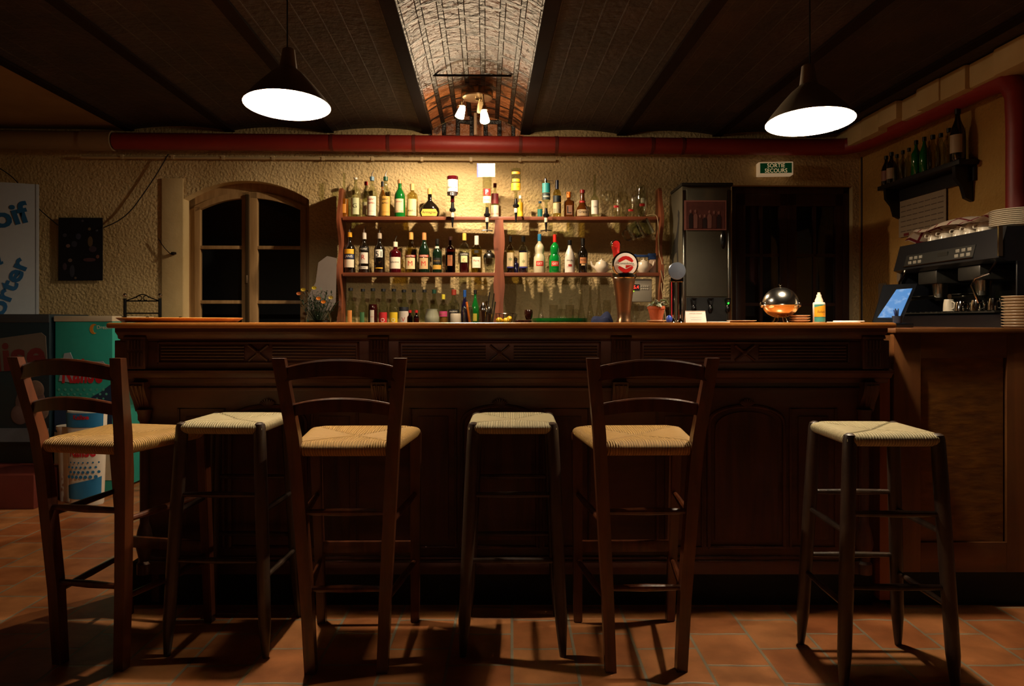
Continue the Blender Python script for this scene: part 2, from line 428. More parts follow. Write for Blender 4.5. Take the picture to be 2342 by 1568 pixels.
tag(o, 'thin cream electrical conduit clipped just beneath the red pipe on the back wall', 'conduit')
bm = nb()
for k, du in enumerate((.0, .03)):
    tube(bm, [(bV(1966, 0).x+du, 5.46, 0.3), (bV(1966, 0).x+du, 5.46, zp-.06)], .012-.003*k, 8)
o = obj('corner_pipes', bm, M('dark pipe', '#2a211c', .4)); o.rotation_euler = (0, 0, PSI)
tag(o, 'pair of thin dark pipes running down the corner right of the back door', 'pipe')

# ---- window_1
m_wfr = wood('window wood', '#8f7048', '#a8875c', .5)
m_pane = glass('night pane', '#ffffff', .35)
def build_window():
    t = bpy.data.objects.new('window_1', None); C.objects.link(t); t['kind'] = 'structure'; t.rotation_euler = (0, 0, PSI)
    y0, y1 = VB+.10, VB+.15
    bm = nb(); n = 20; wf = .06
    def zo(u): return arch_z(u)+.01
    def zi(u): return arch_z(u)-.07
    # fixed arched frame
    for i in range(n):
        a = wl+(wr-wl)*i/n; b = wl+(wr-wl)*(i+1)/n
        prism(bm, [(a, zi(a)), (b, zi(b)), (b, zo(b)), (a, zo(a))], y0, y1+.02)
    box(bm, wl, wl+.045, y0, y1+.02, zsill, zs+.02); box(bm, wr-.045, wr, y0, y1+.02, zsill, zs+.02)
    box(bm, wl, wr, y0, y1+.02, zsill, zsill+.05)
    obj('frame', bm, m_wfr, t)
    c = bV(558, 0).x
    for a, b in ((wl+.045, c-.002), (c+.002, wr-.045)):
        bm = nb(); st = .045 if a < c-.1 else .05
        lft = bV(447, 0).x-a if a < c-.1 else bV(580, 0).x-a; rgt = b-bV(544, 0).x if a < c-.1 else b-bV(680, 0).x
        zz = zs-.03
        def top(u): return arch_z(u)-.07
        def inn(u): return arch_z(u)-.115
        m2 = 10
        for i in range(m2):
            x = a+(b-a)*i/m2; y = a+(b-a)*(i+1)/m2
            prism(bm, [(x, inn(x)), (y, inn(y)), (y, top(y)), (x, top(x))], y0-.015, y1-.02)
        box(bm, a, a+lft, y0-.015, y1-.02, zsill+.05, top(a)-.0, .003); box(bm, b-rgt, b, y0-.015, y1-.02, zsill+.05, top(b), .003)
        for py in (568, 691): z = EYE+(HZ-py)*5.6/F; box(bm, a+lft-.005, b-rgt+.005, y0-.01, y1-.025, z-.013, z+.013, .003)
        box(bm, a, b, y0-.01, y1-.025, zsill+.05, zsill+.14, .003)
        s = obj('sash', bm, m_wfr, t)
        bm = nb(); mid = (a+b)/2
        bm.faces.new([bm.verts.new(p) for p in [(a+lft-.004, y0+.012, zsill+.1), (b-rgt+.004, y0+.012, zsill+.1)]+[(a+lft-.004+(b-rgt-a-lft+.008)*k/6, y0+.012, inn(a+lft+(b-rgt-a-lft)*k/6)+.01) for k in range(6, -1, -1)]])
        obj('pane', bm, m_pane, s, smooth=False)
    bm = nb(); box(bm, c-.012, c+.014, y0-.035, y0-.012, zsill+.06, arch_z(c)-.09, .003); lathe(bm, [(.0, -.03), (.01, -.03), (.012, 0), (.01, .03), (0, .03)], (c, y0-.045, EYE+(HZ-640)*5.6/F), 8)
    obj('espagnolette', bm, M('dull brass', '#4a3a26', .4, .6), t)
build_window()
bm = nb(); box(bm, wl-.3, wr+.3, VB+.55, VB+.6, .5, 2.8); box(bm, dl-.2, dr+.2, VB+.55, VB+.6, 0, 2.6)
struct('wall_outside', bm, m_dark)
# ---- door_1
m_dwood = wood('dark door wood', '#2c1712', '#3a2018', .4)
def build_door():
    t = bpy.data.objects.new('door_1', None); C.objects.link(t); t['kind'] = 'structure'; t.rotation_euler = (0, 0, PSI)
    y0 = VB+.05; y1 = VB+.10
    bm = nb(); box(bm, dl, dl+.05, y0, y1, 0, zd, .004); box(bm, dr-.05, dr, y0, y1, 0, zd, .004); box(bm, dl, dr, y0, y1, zd-.055, zd, .004)
    obj('frame', bm, m_dwood, t)
    c = bV(1789, 0).x; c = (dl+dr)/2-.02
    for a, b in ((dl+.05, c), (c, dr-.05)):
        bm = nb(); box(bm, a, a+.075, y0+.0, y1-.01, .02, zd-.055, .004); box(bm, b-.06, b, y0, y1-.01, .02, zd-.055, .004)
        box(bm, a, b, y0, y1-.01, zd-.15, zd-.055, .004); box(bm, a, b, y0, y1-.01, .02, .9, .004)
        for k in (1, 2): z = .9+(zd-1.05)*k/3; box(bm, a+.06, b-.05, y0+.01, y1-.015, z-.012, z+.012)
        x = (a+b)/2; box(bm, x-.012, x+.012, y0+.01, y1-.015, .9, zd-.15)
        s = obj('leaf', bm, m_dwood, t)
        bm = nb(); bm.faces.new([bm.verts.new(p) for p in ((a+.06, y0+.022, .88), (b-.05, y0+.022, .88), (b-.05, y0+.022, zd-.14), (a+.06, y0+.022, zd-.14))])
        obj('pane', bm, m_pane, s, smooth=False)
    bm = nb(); tube(bm, [(c-.03, y0, 1.05), (c-.03, y0-.05, 1.05), (c-.13, y0-.05, 1.05)], .009, 8)
    obj('handle', bm, M('steel', '#9a9a98', .3, 1), t)
build_door()

# ================================================================ bar counter
m_bar = wood('carved bar walnut', '#3e2119', '#5e3528', .5, (12, 1, 3), 22, .3)
m_barv = wood('carved bar walnut upright', '#3e2119', '#5c3326', .5, (1, 1, 12), 22, .3)
m_top = wood('varnished bar top', '#a05f28', '#c07c38', .3, (14, 1, 1), 16, .1, coat=.6)
m_kick = M('black plinth', '#0b0c10', .8)
YT = 2.78; YF = 2.83; YP = 2.87; YK = 2.93; YBK = 3.36
ZB = 1.146
def Xa(px, Y): return (px-1171)*Y/F
def Za(py, Y): return EYE+(HZ-py)*Y/F
def bar():
    t = thing('bar_counter', 'long carved dark walnut bar counter with varnished top and four corbels', 'bar counter', (0, 0, 0))
    xl, xr = Xa(241, YT), Xa(2052, YT)
    bm = nb(); box(bm, xl, xr, YT, YBK, ZB-.022, ZB, .010); obj('countertop', bm, m_top, t)
    # edge moulding under the top
    bm = nb()
    prof = [(YT+.012, ZB-.022), (YT+.012, ZB-.036), (YT+.022, ZB-.044), (YT+.030, ZB-.050), (YT+.034, ZB-.062), (YF, ZB-.066), (YF, ZB-.075), (YBK-.02, ZB-.075), (YBK-.02, ZB-.022)]
    rings = [[(x, y, z) for y, z in prof] for x in (xl+.03, xr-.03)]
    ring_loft(bm, [[Vector(p) for p in r] for r in rings]); obj('edge_moulding', bm, m_bar, t)
    # frieze carcass
    fl, fr = Xa(262, YF), Xa(2034, YF)
    z0, z1 = Za(850, YF), ZB-.07
    bm = nb(); box(bm, fl, fr, YF, YBK-.03, z0, z1, .003); obj('frieze', bm, m_bar, t)
    br = [(292, 338), (845, 889), (1397, 1441), (1968, 2016)]
    for k, (a, b) in enumerate(((345, 838), (896, 1390), (1448, 1958))):
        x0, x1 = Xa(a+16, YF), Xa(b-16, YF); za_, zb_ = Za(832, YF), Za(781, YF)
        bm = nb()
        for (p, q, r, s) in ((x0, x1, zb_-.008, zb_), (x0, x1, za_, za_+.008), (x0, x0+.008, za_, zb_), (x1-.008, x1, za_, zb_)):
            box(bm, p, q, YF-.008, YF+.002, r, s, .002)
        f = obj('fluted_panel', bm, m_bar, t)
        cx = (x0+x1)/2
        bm = nb()
        for i in range(5):
            z = za_+.014+(zb_-za_-.028)*(i+.5)/5
            for p, q in ((x0+.014, cx-.055), (cx+.055, x1-.014)):
                tube(bm, [(p, YF-.001, z), (q, YF-.001, z)], .0045, 8)
        obj('reeding', bm, m_bar, f)
        bm = nb()
        for s in (-1, 1):
            tube(bm, [(cx-.038, YF-.003, (za_+zb_)/2-s*.03), (cx+.038, YF-.003, (za_+zb_)/2+s*.03)], .006, 8)
        lathe(bm, [(0, 0), (.012, 0), (.009, .006), (0, .008)], (0, 0, 0), 12)
        bmesh.ops.transform(bm, matrix=Matrix.Translation((cx, YF-.003, (za_+zb_)/2)) @ Matrix.Rotation(PI/2, 4, 'X'), verts=bm.verts[-48:])
        obj('crossed_ribbon', bm, m_bar, f)
    # cornice below the frieze
    bm = nb()
    prof = [(YF, z0+.012), (YF-.018, z0+.006), (YF-.018, z0-.004), (YF-.008, z0-.012), (YF-.002, z0-.022), (YF+.02, z0-.030), (YF+.03, z0-.045), (YP+.03, z0-.05), (YP+.03, z0+.012)]
    ring_loft(bm, [[Vector((x, y, z)) for y, z in prof] for x in (fl-.005, fr+.008)]); obj('cornice', bm, m_bar, t)
    # lower body
    zb = Za(1308, YP)
    pl, pr = Xa(335, YP), Xa(1965, YP)
    bm = nb(); box(bm, pl, pr, YP, YP+.04, zb, z0-.04); obj('body', bm, m_bar, t)
    bm = nb(); box(bm, pl, pr, YP-.02, YP+.02, zb-.003, zb+.05, .006); box(bm, pl, pr, YP-.01, YP+.01, zb+.05, zb+.065, .004)
    box(bm, pl, pr, YP-.012, YP+.01, Za(893, YP), Za(885, YP), .003); obj('skirting', bm, m_bar, t)
    bm = nb(); box(bm, Xa(300, YK), Xa(1995, YK), YK, YK+.25, 0, zb+.02); obj('plinth', bm, m_kick, t)
    for s in (pl, pr-.03):
        bm = nb(); box(bm, s, s+.03, YP+.04, YBK-.05, 0.02, z0); obj('end_panel', bm, m_barv, t)
    # arched panels, side panels and stiles
    for k, cx_ in enumerate((613, 1143, 1707)):
        c = Xa(cx_, YP); hw = .150; zt = Za(928, YP); zbm = Za(1250, YP)
        bm = nb(); n = 14
        out = [(c-hw, zbm)]+[(c-hw*math.cos(PI*i/n), zt-.075+.075*math.sin(PI*i/n)**.8) for i in range(n+1)]+[(c+hw, zbm)]
        tube(bm, [(x, YP-.001, z) for x, z in out]+[(c-hw, YP-.001, zbm)], .009, 8)
        inn_ = [(c+(x-c)*.84, zbm+.03 if z == zbm else z-.022) for x, z in out]
        f = obj('arched_panel', bm, m_barv, t)
        bm = nb(); v = prism(bm, inn_, YP-.007, YP+.002)
        obj('raised_field', bm, m_barv, f)
        bm = nb()
        for j in range(-4, 5):
            a = j*.19; L_ = .05-abs(j)*.005
            tube(bm, [(c+math.sin(a)*.008, YP-.004, zt+.002), (c+math.sin(a)*(.012+L_), YP-.012, zt+.002+math.cos(a)*L_*.6)], .006, 6, .003)
        obj('crest', bm, m_bar, f)
        for s in (-1, 1):
            x0 = c+s*.175; x1 = c+s*.355
            a, b = min(x0, x1), max(x0, x1)
            bm = nb(); tube(bm, [(a, YP-.001, zbm), (a, YP-.001, zt-.01), (b, YP-.001, zt-.01), (b, YP-.001, zbm), (a, YP-.001, zbm)], .006, 8)
            box(bm, a+.03, b-.03, YP-.006, YP+.002, zbm+.03, zt-.04, .003)
            obj('side_panel', bm, m_barv, t)
    # corbels with fluted heads, leaf below and pilaster
    for k, (a, b) in enumerate(br):
        x0, x1 = Xa(a, YF), Xa(b, YF); c = (x0+x1)/2; zt = Za(772, YF)
        bm = nb(); box(bm, x0, x1, YF-.02, YF+.01, z0+.012, zt, .004)
        box(bm, x0-.004, x1+.004, YF-.026, YF+.01, zt-.004, zt+.006, .002)
        cb_ = obj('corbel', bm, m_barv, t)
        bm = nb()
        for zz0, zz1 in ((zt-.045, zt-.01), (z0+.022, zt-.058)):
            for j in range(5):
                x = x0+.008+(x1-x0-.016)*(j+.5)/5; tube(bm, [(x, YF-.021, zz0), (x, YF-.021, zz1)], .0042, 7)
        obj('fluting', bm, m_barv, cb_)
        bm = nb()
        prof = [(YP, z0-.04), (YF-.012, z0-.04), (YF-.012, z0-.06), (YF+.0, z0-.09), (YF+.022, z0-.12), (YP-.005, z0-.15), (YP, z0-.16)]
        ring_loft(bm, [[Vector((x, y, z)) for y, z in prof] for x in (c-.03, c+.03)])
        for j in (-1, 0, 1):
            tube(bm, [(c+j*.017, YF-.014, z0-.05), (c+j*.014, YF+.004, z0-.09), (c+j*.006, YP-.012, z0-.14)], .008, 7, .004)
        obj('carved_leaf', bm, m_barv, cb_)
        if k in (0, 3):
            bm = nb(); xx = c-.012 if k == 3 else c+.012
            lathe(bm, [(.028, zb-.0), (.028, zb+.04), (.020, zb+.05), (.024, zb+.075), (.034, zb+.12), (.026, zb+.17), (.017, zb+.2), (.017, z0-.2), (.024, z0-.19), (.024, z0-.17), (.03, z0-.15)], (xx, YP-.012, 0), 16)
            obj('turned_column', bm, m_barv, t)
    bm = nb(); box(bm, Xa(1968, YF), Xa(2034, YF)-.0, YF+.02, YF+.06, Za(1262, YF), z0-.03, .003)
    bm.free(); bm = nb(); box(bm, Xa(2012, 2.9), Xa(2036, 2.9), 2.9, 3.3, .03, z0-.03, .003)
    obj('end_panel', bm, wood('orange board', '#8a4a26', '#9c5a30', .5, (1, 1, 12)), t)
    return t
bar()
# side counter carrying the coffee machine
m_oak = wood('side counter wood', '#5a3419', '#744621', .45, (1, 1, 12), 18, .2, coat=.2)
m_oakh = wood('side counter wood level', '#5a3419', '#744621', .45, (12, 1, 1), 18, .2, coat=.2)
ZC = 1.124
def side_counter():
    t = thing('side_counter', 'orange-brown panelled wooden counter under the coffee machine, right of the bar', 'counter', (0, 0, 0))
    Y0 = 2.90; xl = Xa(2042, Y0); xr = 2.6
    bm = nb(); box(bm, xl, xr, Y0-.02, 3.45, ZC-.02, ZC, .004); box(bm, xl+.45, 2.64, 3.45, 4.6, ZC-.02, ZC); obj('countertop', bm, m_oakh, t)
    zb = Za(1308, Y0)
    bm = nb(); box(bm, xl+.006, xr, Y0+.02, 3.4, zb, ZC-.02); box(bm, xl+.5, 2.62, 3.4, 4.55, .02, ZC-.02); obj('carcass', bm, m_oak, t)
    bm = nb(); s1 = Xa(2106, Y0); s2 = Xa(2303, Y0)
    box(bm, xl+.004, s1, Y0, Y0+.03, zb, ZC-.02, .002); obj('stile', bm, m_oak, t); bm = nb(); box(bm, s2, xr, Y0, Y0+.03, zb, ZC-.02, .002)
    obj('stile', bm, m_oak, t)
    bm = nb(); box(bm, s1, s2, Y0, Y0+.03, Za(818, Y0), ZC-.02, .002); obj('rail', bm, m_oakh, t); bm = nb(); box(bm, s1, s2, Y0, Y0+.03, zb, Za(1240, Y0), .002)
    obj('rail', bm, m_oakh, t)
    bm = nb(); box(bm, s1, s2-.008, Y0+.012, Y0+.03, Za(1240, Y0), Za(818, Y0)); 
    # worn waxy field
    mf, nt, b = nodes('worn panel'); N = nt.nodes; L = nt.links
    tc = N.new('ShaderNodeTexCoord'); nz = N.new('ShaderNodeTexNoise'); nz.inputs['Scale'].default_value = 24; nz.inputs['Detail'].default_value = 8
    mp = N.new('ShaderNodeMapping'); mp.inputs['Scale'].default_value = (.5, 1, 1.6); L.new(tc.outputs['Object'], mp.inputs[0]); L.new(mp.outputs[0], nz.inputs['Vector'])
    cr = N.new('ShaderNodeValToRGB'); cr.color_ramp.elements[0].position = .3; cr.color_ramp.elements[1].position = .75
    cr.color_ramp.elements[0].color = lin('#583418'); cr.color_ramp.elements[1].color = lin('#84561f')
    L.new(nz.outputs[0], cr.inputs[0]); L.new(cr.outputs[0], b.inputs['Base Color'])
    mr = N.new('ShaderNodeMapRange'); mr.inputs[3].default_value = .5; mr.inputs[4].default_value = .25; L.new(nz.outputs[0], mr.inputs[0]); L.new(mr.outputs[0], b.inputs['Roughness'])
    bp = N.new('ShaderNodeBump'); bp.inputs['Strength'].default_value = .5; bp.inputs['Distance'].default_value = .004; L.new(nz.outputs[0], bp.inputs['Height']); L.new(bp.outputs[0], b.inputs['Normal'])
    obj('panel', bm, mf, t)
    bm = nb(); box(bm, xl, xr, 2.93, 3.1, 0, zb+.01); obj('plinth', bm, m_kick, t)
side_counter()

# ================================================================ seats
m_cw = wood('chair wood', '#44200f', '#67351b', .35, (1, 1, 10), 26, .12, coat=.3)
m_sw = wood('stool wood', '#2e221c', '#4a382c', .4, (1, 1, 10), 26, .2, coat=.2)
m_rushc = rush('golden rush', '#6e4414', '#e0b268', 1, 1)
m_rushs = rush('pale rush', '#7c6a44', '#dccca0', 1, 1)
def rush_seat(wf, wr, d, th, zc, rnd=.0):
    bm = nb(); uvl = bm.loops.layers.uv.new('UVMap'); n = 24
    top = {}; bot = {}
    for j in range(n+1):
        for i in range(n+1):
            s = math.sin(PI/2*(-1+2*i/n)); t = math.sin(PI/2*(-1+2*j/n))
            wd = wr+(wf-wr)*(t+1)/2
            k = 1-rnd*(1-abs(s))*0
            e = min(1-abs(s), 1-abs(t))*(4.2 if rnd else 5)
            e = min(1, e); prof = math.sqrt(max(0, 1-(1-e)**2))
            sag = .010*(1-max(abs(s), abs(t)))
            ridge = .004*min(1, abs(abs(s)-abs(t))*6)
            bow = .012*(1-s*s)*(t-0)*rnd
            # corners wrap in around the posts
            ins = max(0, abs(s)+abs(t)-1.72)*.10
            x = (s-math.copysign(ins, s) if s else 0)*wd/2; y = (t-(math.copysign(ins, t) if t else 0))*d/2+bow
            edge = i in (0, n) or j in (0, n)
            top[i, j] = (bm.verts.new((x, y, zc+th/2*prof-sag+ridge-.004)), s, t)
            bot[i, j] = top[i, j] if edge else (bm.verts.new((x, y, zc-th/2*prof)), s, t)
    for g, fl in ((top, 0), (bot, 1)):
        for j in range(n):
            for i in range(n):
                q = [g[i, j], g[i+1, j], g[i+1, j+1], g[i, j+1]]
                if fl: q.reverse()
                f = bm.faces.new([x[0] for x in q])
                for l, x in zip(f.loops, q): l[uvl].uv = (x[1], x[2])
    return bm
def make_chair(label):
    t = thing('bar_chair', label, 'chair', group='high rush chairs at the bar')
    hy = .19; zs_ = .738
    # seat (back edge narrower, towards -y)
    bm = rush_seat(.42, .33, .41, .052, zs_, 0)
    obj('seat', bm, m_rushc, t)
    for s in (-1, 1):
        bm = nb()     # back post: foot -> seat -> raked top
        pts = [(s*.117, -hy+.04, 0, .036, .034), (s*.128, -hy+.035, .25, .038, .038), (s*.152, -hy+.01, .66, .040, .040), (s*.160, -hy-.005, .78, .040, .038), (s*.190, -hy-.065, 1.035, .040, .026)]
        rings = [[Vector((x+dx*a/2, y+dy*b/2, z)) for dx, dy in ((-1, -1), (1, -1), (1, 1), (-1, 1))] for x, y, z, a, b in pts]
        v = ring_loft(bm, rings); es = [e for e in bm.edges if e.calc_face_angle(0) > .8]
        bmesh.ops.bevel(bm, geom=es, offset=.004, segments=2, affect='EDGES')
        obj('back_post', bm, m_cw, t)
        bm = nb(); beam(bm, (s*.178, hy+.055, 0), (s*.188, hy-.005, .735), .032, .032, (.038, .036)); obj('leg', bm, m_cw, t)
    def slat(z, h, half, yy, up, bow):
        bm = nb(); n = 12; rings = []
        for i in range(n+1):
            q = -1+2*i/n; x = q*half; y = yy-bow*(1-q*q); zc = z+up*(1-q*q)
            hh = h/2*(1-.12*q*q)
            rings.append([Vector((x, y-.008, zc-hh)), Vector((x, y+.008, zc-hh)), Vector((x, y+.008, zc+hh*.8)), Vector((x, y+.004, zc+hh)), Vector((x, y-.004, zc+hh)), Vector((x, y-.008, zc+hh*.8))])
        ring_loft(bm, rings); obj('back_slat', bm, m_cw, t)
    slat(.985, .052, .172, -hy-.055, .022, .03)
    slat(.868, .044, .158, -hy-.027, .020, .03)
    def rung(a, b, r=.011):
        bm = nb(); tube(bm, [a, ((a[0]+b[0])/2, (a[1]+b[1])/2, (a[2]+b[2])/2), b], [r*.8, r*1.15, r*.8], 10); obj('rung', bm, m_cw, t)
    rung((-.145, -hy+.018, .53), (.145, -hy+.018, .53)); rung((-.13, -hy+.034, .275), (.13, -hy+.034, .275))
    bm = nb(); box(bm, -.178, .178, hy+.02, hy+.038, .275, .318, .004); obj('footrest', bm, m_cw, t)
    for s in (-1, 1):
        rung((s*.150, -hy+.015, .50), (s*.184, hy+.01, .50)); rung((s*.132, -hy+.03, .24), (s*.180, hy+.03, .24))
    bm = nb()
    for s in (-1, 1):
        beam(bm, (s*.157, -hy, .72), (s*.188, hy, .72), .02, .03, bev=0)
    bm.free()
    return t
LCH = ['dark wooden high chair with a golden rush seat at far left, beside the freezer',
       'reddish wooden high chair with rush seat, standing left of the centre stool',
       'reddish wooden high chair with rush seat, standing right of the centre stool']
ch = make_chair(LCH[1]); ch.location = (-.545, 2.52, 0); ch.rotation_euler = (0, 0, math.radians(1))
dup(ch, (-1.38, 2.56, 0), math.radians(-11), LCH[0]); dup(ch, (.437, 2.53, 0), math.radians(1.5), LCH[2])
def make_stool(label, hs=.80):
    t = thing('bar_stool', label, 'stool', group='backless rush stools at the bar')
    bm = rush_seat(.315, .315, .315, .046, hs-.02, .6); obj('seat', bm, m_rushs, t)
    A = .136; Bq = .172
    for sx in (-1, 1):
        for sy in (-1, 1):
            bm = nb()
            zz = [0, .03, .12, .3, .5, .7, hs-.02, hs-.006, hs]; rr = [.011, .014, .021, .022, .0225, .022, .021, .018, .008]
            pts = [(sx*(Bq+(A-Bq)*z/hs), sy*(Bq+(A-Bq)*z/hs), z) for z in zz]
            tube(bm, pts, rr, 14); obj('leg', bm, m_sw, t)
    def at(z): return Bq+(A-Bq)*z/hs
    for zs_, side in (((.55, .325), 0), ((.49, .265), 1)):
        for z in zs_:
            for s in (-1, 1):
                a = at(z); bm = nb(); p = [(-a, s*a, z), (0, s*a, z), (a, s*a, z)]
                if side: p = [(y, x, z) for x, y, z in p]
                tube(bm, p, [.008, .011, .008], 10); obj('rung', bm, m_sw, t)
    return t
LST = ['round-post stool with pale rush seat, between the two leftmost high-backed chairs',
       'round-post stool and pale rush seat, between the two reddish high-backed chairs',
       'round-post stool with pale rush seat standing alone at the right end of the bar']
st = make_stool(LST[2]); st.location = (1.2, 2.40, 0); st.rotation_euler = (0, 0, math.radians(-1))
dup(st, (-1.01, 2.65, 0), math.radians(-2), LST[0]); dup(st, (.003, 2.65, 0), 0, LST[1])

# ================================================================ lamps
m_shade_in = M('white enamel', '#f4efe4', .5)
m_shade = M('grey lacquered shade', '#8a7c66', .4, .15)
def shade_lamp():
    t = thing('pendant_lamp', '', 'lamp', group='bell-shaped pendant lamps over the bar')
    out = [(.018, .232), (.024, .228), (.029, .190), (.035, .150), (.046, .140), (.068, .122), (.108, .078), (.145, .034), (.170, .0)]
    bm = nb(); inner = [(r-.003, z-.003) for r, z in reversed(out[3:])]
    vsr = ring_loft(bm, [[Vector((r*math.cos(2*PI*i/40), r*math.sin(2*PI*i/40), z)) for i in range(40)] for r, z in out], caps=(True, False))
    sh = obj('shade', bm, m_shade, t)
    bm = nb(); ring_loft(bm, [[Vector(((r-.002)*math.cos(2*PI*i/40), (r-.002)*math.sin(2*PI*i/40), z-.001)) for i in range(40)] for r, z in out[2:]], caps=(True, False))
    obj('lining', bm, m_shade_in, sh)
    bm = nb(); lathe(bm, [(0, .145), (.014, .145), (.016, .115), (.027, .095), (.032, .07), (.027, .045), (.014, .034), (0, .031)], (0, 0, 0), 20)
    obj('bulb', bm, emis('lamp bulb', '#ffe9c4', 60), t)
    bm = nb(); tube(bm, [(0, 0, .22), (0, 0, .63)], .0028, 6); obj('cord', bm, m_black, t)
    return t
tiltX = math.radians(5)
for k, (px, py, Y) in enumerate(((657, 241, 2.765), (1852, 279, 2.76))):
    lp = shade_lamp(); p = P(px, py, Y); lp.location = p
    lp['label'] = ('grey bell pendant lamp hanging over the left half of the bar', 'grey bell pendant lamp hanging over the right end of the bar')[k]
    lp.scale = (.965,)*3
    for c in lp.children:
        if c.name.startswith('cord'): k_ = ((2.62-p.z)/.965-.22)/.41; c.scale = (1, 1, k_); c.location = (0, 0, .22-.22*k_)
    for c in lp.children:
        if not c.name.startswith('cord'): c.rotation_euler = (-tiltX*.9, 0, 0)
    ld = bpy.data.lights.new('pendant_light', 'POINT'); ld.energy = PEND_W; ld.color = (1, .83, .60); ld.shadow_soft_size = .03
    lo = bpy.data.objects.new('pendant_light', ld); C.objects.link(lo); lo.parent = lp; lo.location = (0, 0, .027)
# vault fitting
def vault_fitting():
    p = P(1091, 216, 4.76); zc = ZS+RISE-.005
    t = thing('ceiling_spotlight', 'round brushed metal ceiling fitting with three frosted glass lamps under the lit vault', 'lamp', (p.x, p.y, p.z))
    m_br = M('brushed disc', '#b0a088', .25, 1)
    bm = nb(); lathe(bm, [(0, .03), (.10, .03), (.105, .02), (.105, -.02), (.10, -.026), (0, -.026)], (0, 0, 0), 40); obj('canopy', bm, m_br, t)
    bm = nb(); lathe(bm, [(0, -.026), (.012, -.026), (.01, -.04), (0, -.045)], (0, 0, 0), 12); obj('finial', bm, m_br, t)
    bm = nb(); tube(bm, [(0, 0, .03), (0, 0, zc-p.z)], .012, 10); obj('stem', bm, m_br, t)
    zt = p.z
    for k, (px, py, Y, tx, ty) in enumerate(((1054, 258, 4.80, -.3, -.1), (1108, 268, 4.62, .12, -.3), (1100, 250, 4.80, .1, .1))):
        q = P(px, py, Y)-Vector((p.x, p.y, p.z))
        bm = nb(); tube(bm, [(q.x*.75, q.y*.4, -.02), (q.x, q.y, q.z+.055)], .006, 8); a = obj('lamp_arm', bm, m_br, t)
        bm = nb(); lathe(bm, [(.012, .075), (.016, .06), (.022, .045)], (0, 0, 0), 14); s = obj('socket', bm, m_br, a); s.location = q; 
        if k < 2:
            bm = nb(); lathe(bm, [(.016, .05), (.022, .03), (.031, -.03), (.030, -.032), (0, -.025)], (0, 0, 0), 20)
            s2 = obj('glass_shade', bm, emis('glowing frosted glass', '#ffd9a0', 22), a); s2.location = q; s2.rotation_euler = (ty, -tx, 0)
            for kind, e in (('SPOT', VAULT_W*2.4), ('POINT', VAULT_W*.22)):
                ld = bpy.data.lights.new('vault_light', kind); ld.energy = e; ld.color = (1, .76, .50); ld.shadow_soft_size = .02
                if kind == 'SPOT': ld.spot_size = math.radians(170); ld.spot_blend = .35
                lo = bpy.data.objects.new('vault_light', ld); C.objects.link(lo); lo.parent = t; lo.location = q+Vector((0, 0, -.05)); lo.rotation_euler = (ty*.5, -tx*.5, 0)
        else:
            bm = nb(); lathe(bm, [(.016, .05), (.022, .03), (.027, -.02), (0, -.02)], (0, 0, 0), 20)
            s2 = obj('lamp_shade', bm, M('opal', '#cbb48c', .4), a); s2.location = q
vault_fitting()
bm = nb(); a = P(985, 172, 4.42); b = P(1170, 172, 4.42); zr = a.z; tube(bm, [(a.x, 4.42, zr), (b.x, 4.43, zr)], .007, 8)
tag(obj('tie_rod', bm, m_iron), 'dark iron tie rod crossing the lit brick vault above the ceiling lamp', 'rod')
bm = nb(); p = P(1087, 312, 5.3); tube(bm, [(p.x, 5.32, zp+.05), (p.x, 5.32, ZS+.10)], .012, 8)
tag(obj('pipe_hanger', bm, M('rusty hanger', '#a08468', .6)), 'pale rod rising from the red pipe into the lit vault', 'hanger')
# ================================================================ back shelves
m_shelf = wood('shelf wood', '#5e2e18', '#7c4124', .5, (12, 1, 1), 18, .15)
m_shelfv = wood('shelf wood upright', '#5e2e18', '#7c4124', .5, (1, 1, 12), 18, .15)
YS = 5.36; YSF = 5.255; ZS1 = 1.915; ZS2 = 1.507; ZBC = 1.10; YSB = 5.40
def back_shelf():
    t = thing('bottle_shelf', 'reddish wooden two-tier wall shelf with wavy uprights holding the bottles', 'shelf', (0, 0, 0))
    xl, xr = Xa(783, YSF), Xa(1508, YSF)
    for z in (ZS1, ZS2):
        bm = nb(); box(bm, xl, xr, YSF, YSB, z-.026, z, .003); obj('shelf_board', bm, m_shelf, t)
    # scalloped side boards, profile in y,z
    for x in (Xa(777, YSF), xr+.012):
        bm = nb(); n = 40; z0, z1 = ZBC+.001, 2.13
        pr = []
        for i in range(n+1):
            z = z0+(z1-z0)*i/n
            y = YSF-.01-.035*math.cos((z-z0)/(z1-z0)*PI*5.2)-.01 if i < n else YSF+.05
            pr.append((y, z))
        ring_loft(bm, [[Vector((xx, y, z)) for y, z in pr]+[Vector((xx, YSB, z1)), Vector((xx, YSB, z0))] for xx in (x-.011, x+.011)])
        obj('side_board', bm, m_shelfv, t)
    bm = nb(); n = 30; c = Xa(1142, YSF); z0, z1 = ZBC+.001, ZS1-.026
    L_, R_ = [], []
    for i in range(n+1):
        z = z0+(z1-z0)*i/n; wdt = .036+.006*math.cos((z-z0)/(z1-z0)*PI*5)
        L_.append((c-wdt, z)); R_.append((c+wdt*.95, z))
    prism(bm, L_+R_[::-1], YSF-.018, YSF-.001); obj('centre_upright', bm, m_shelfv, t)
back_shelf()
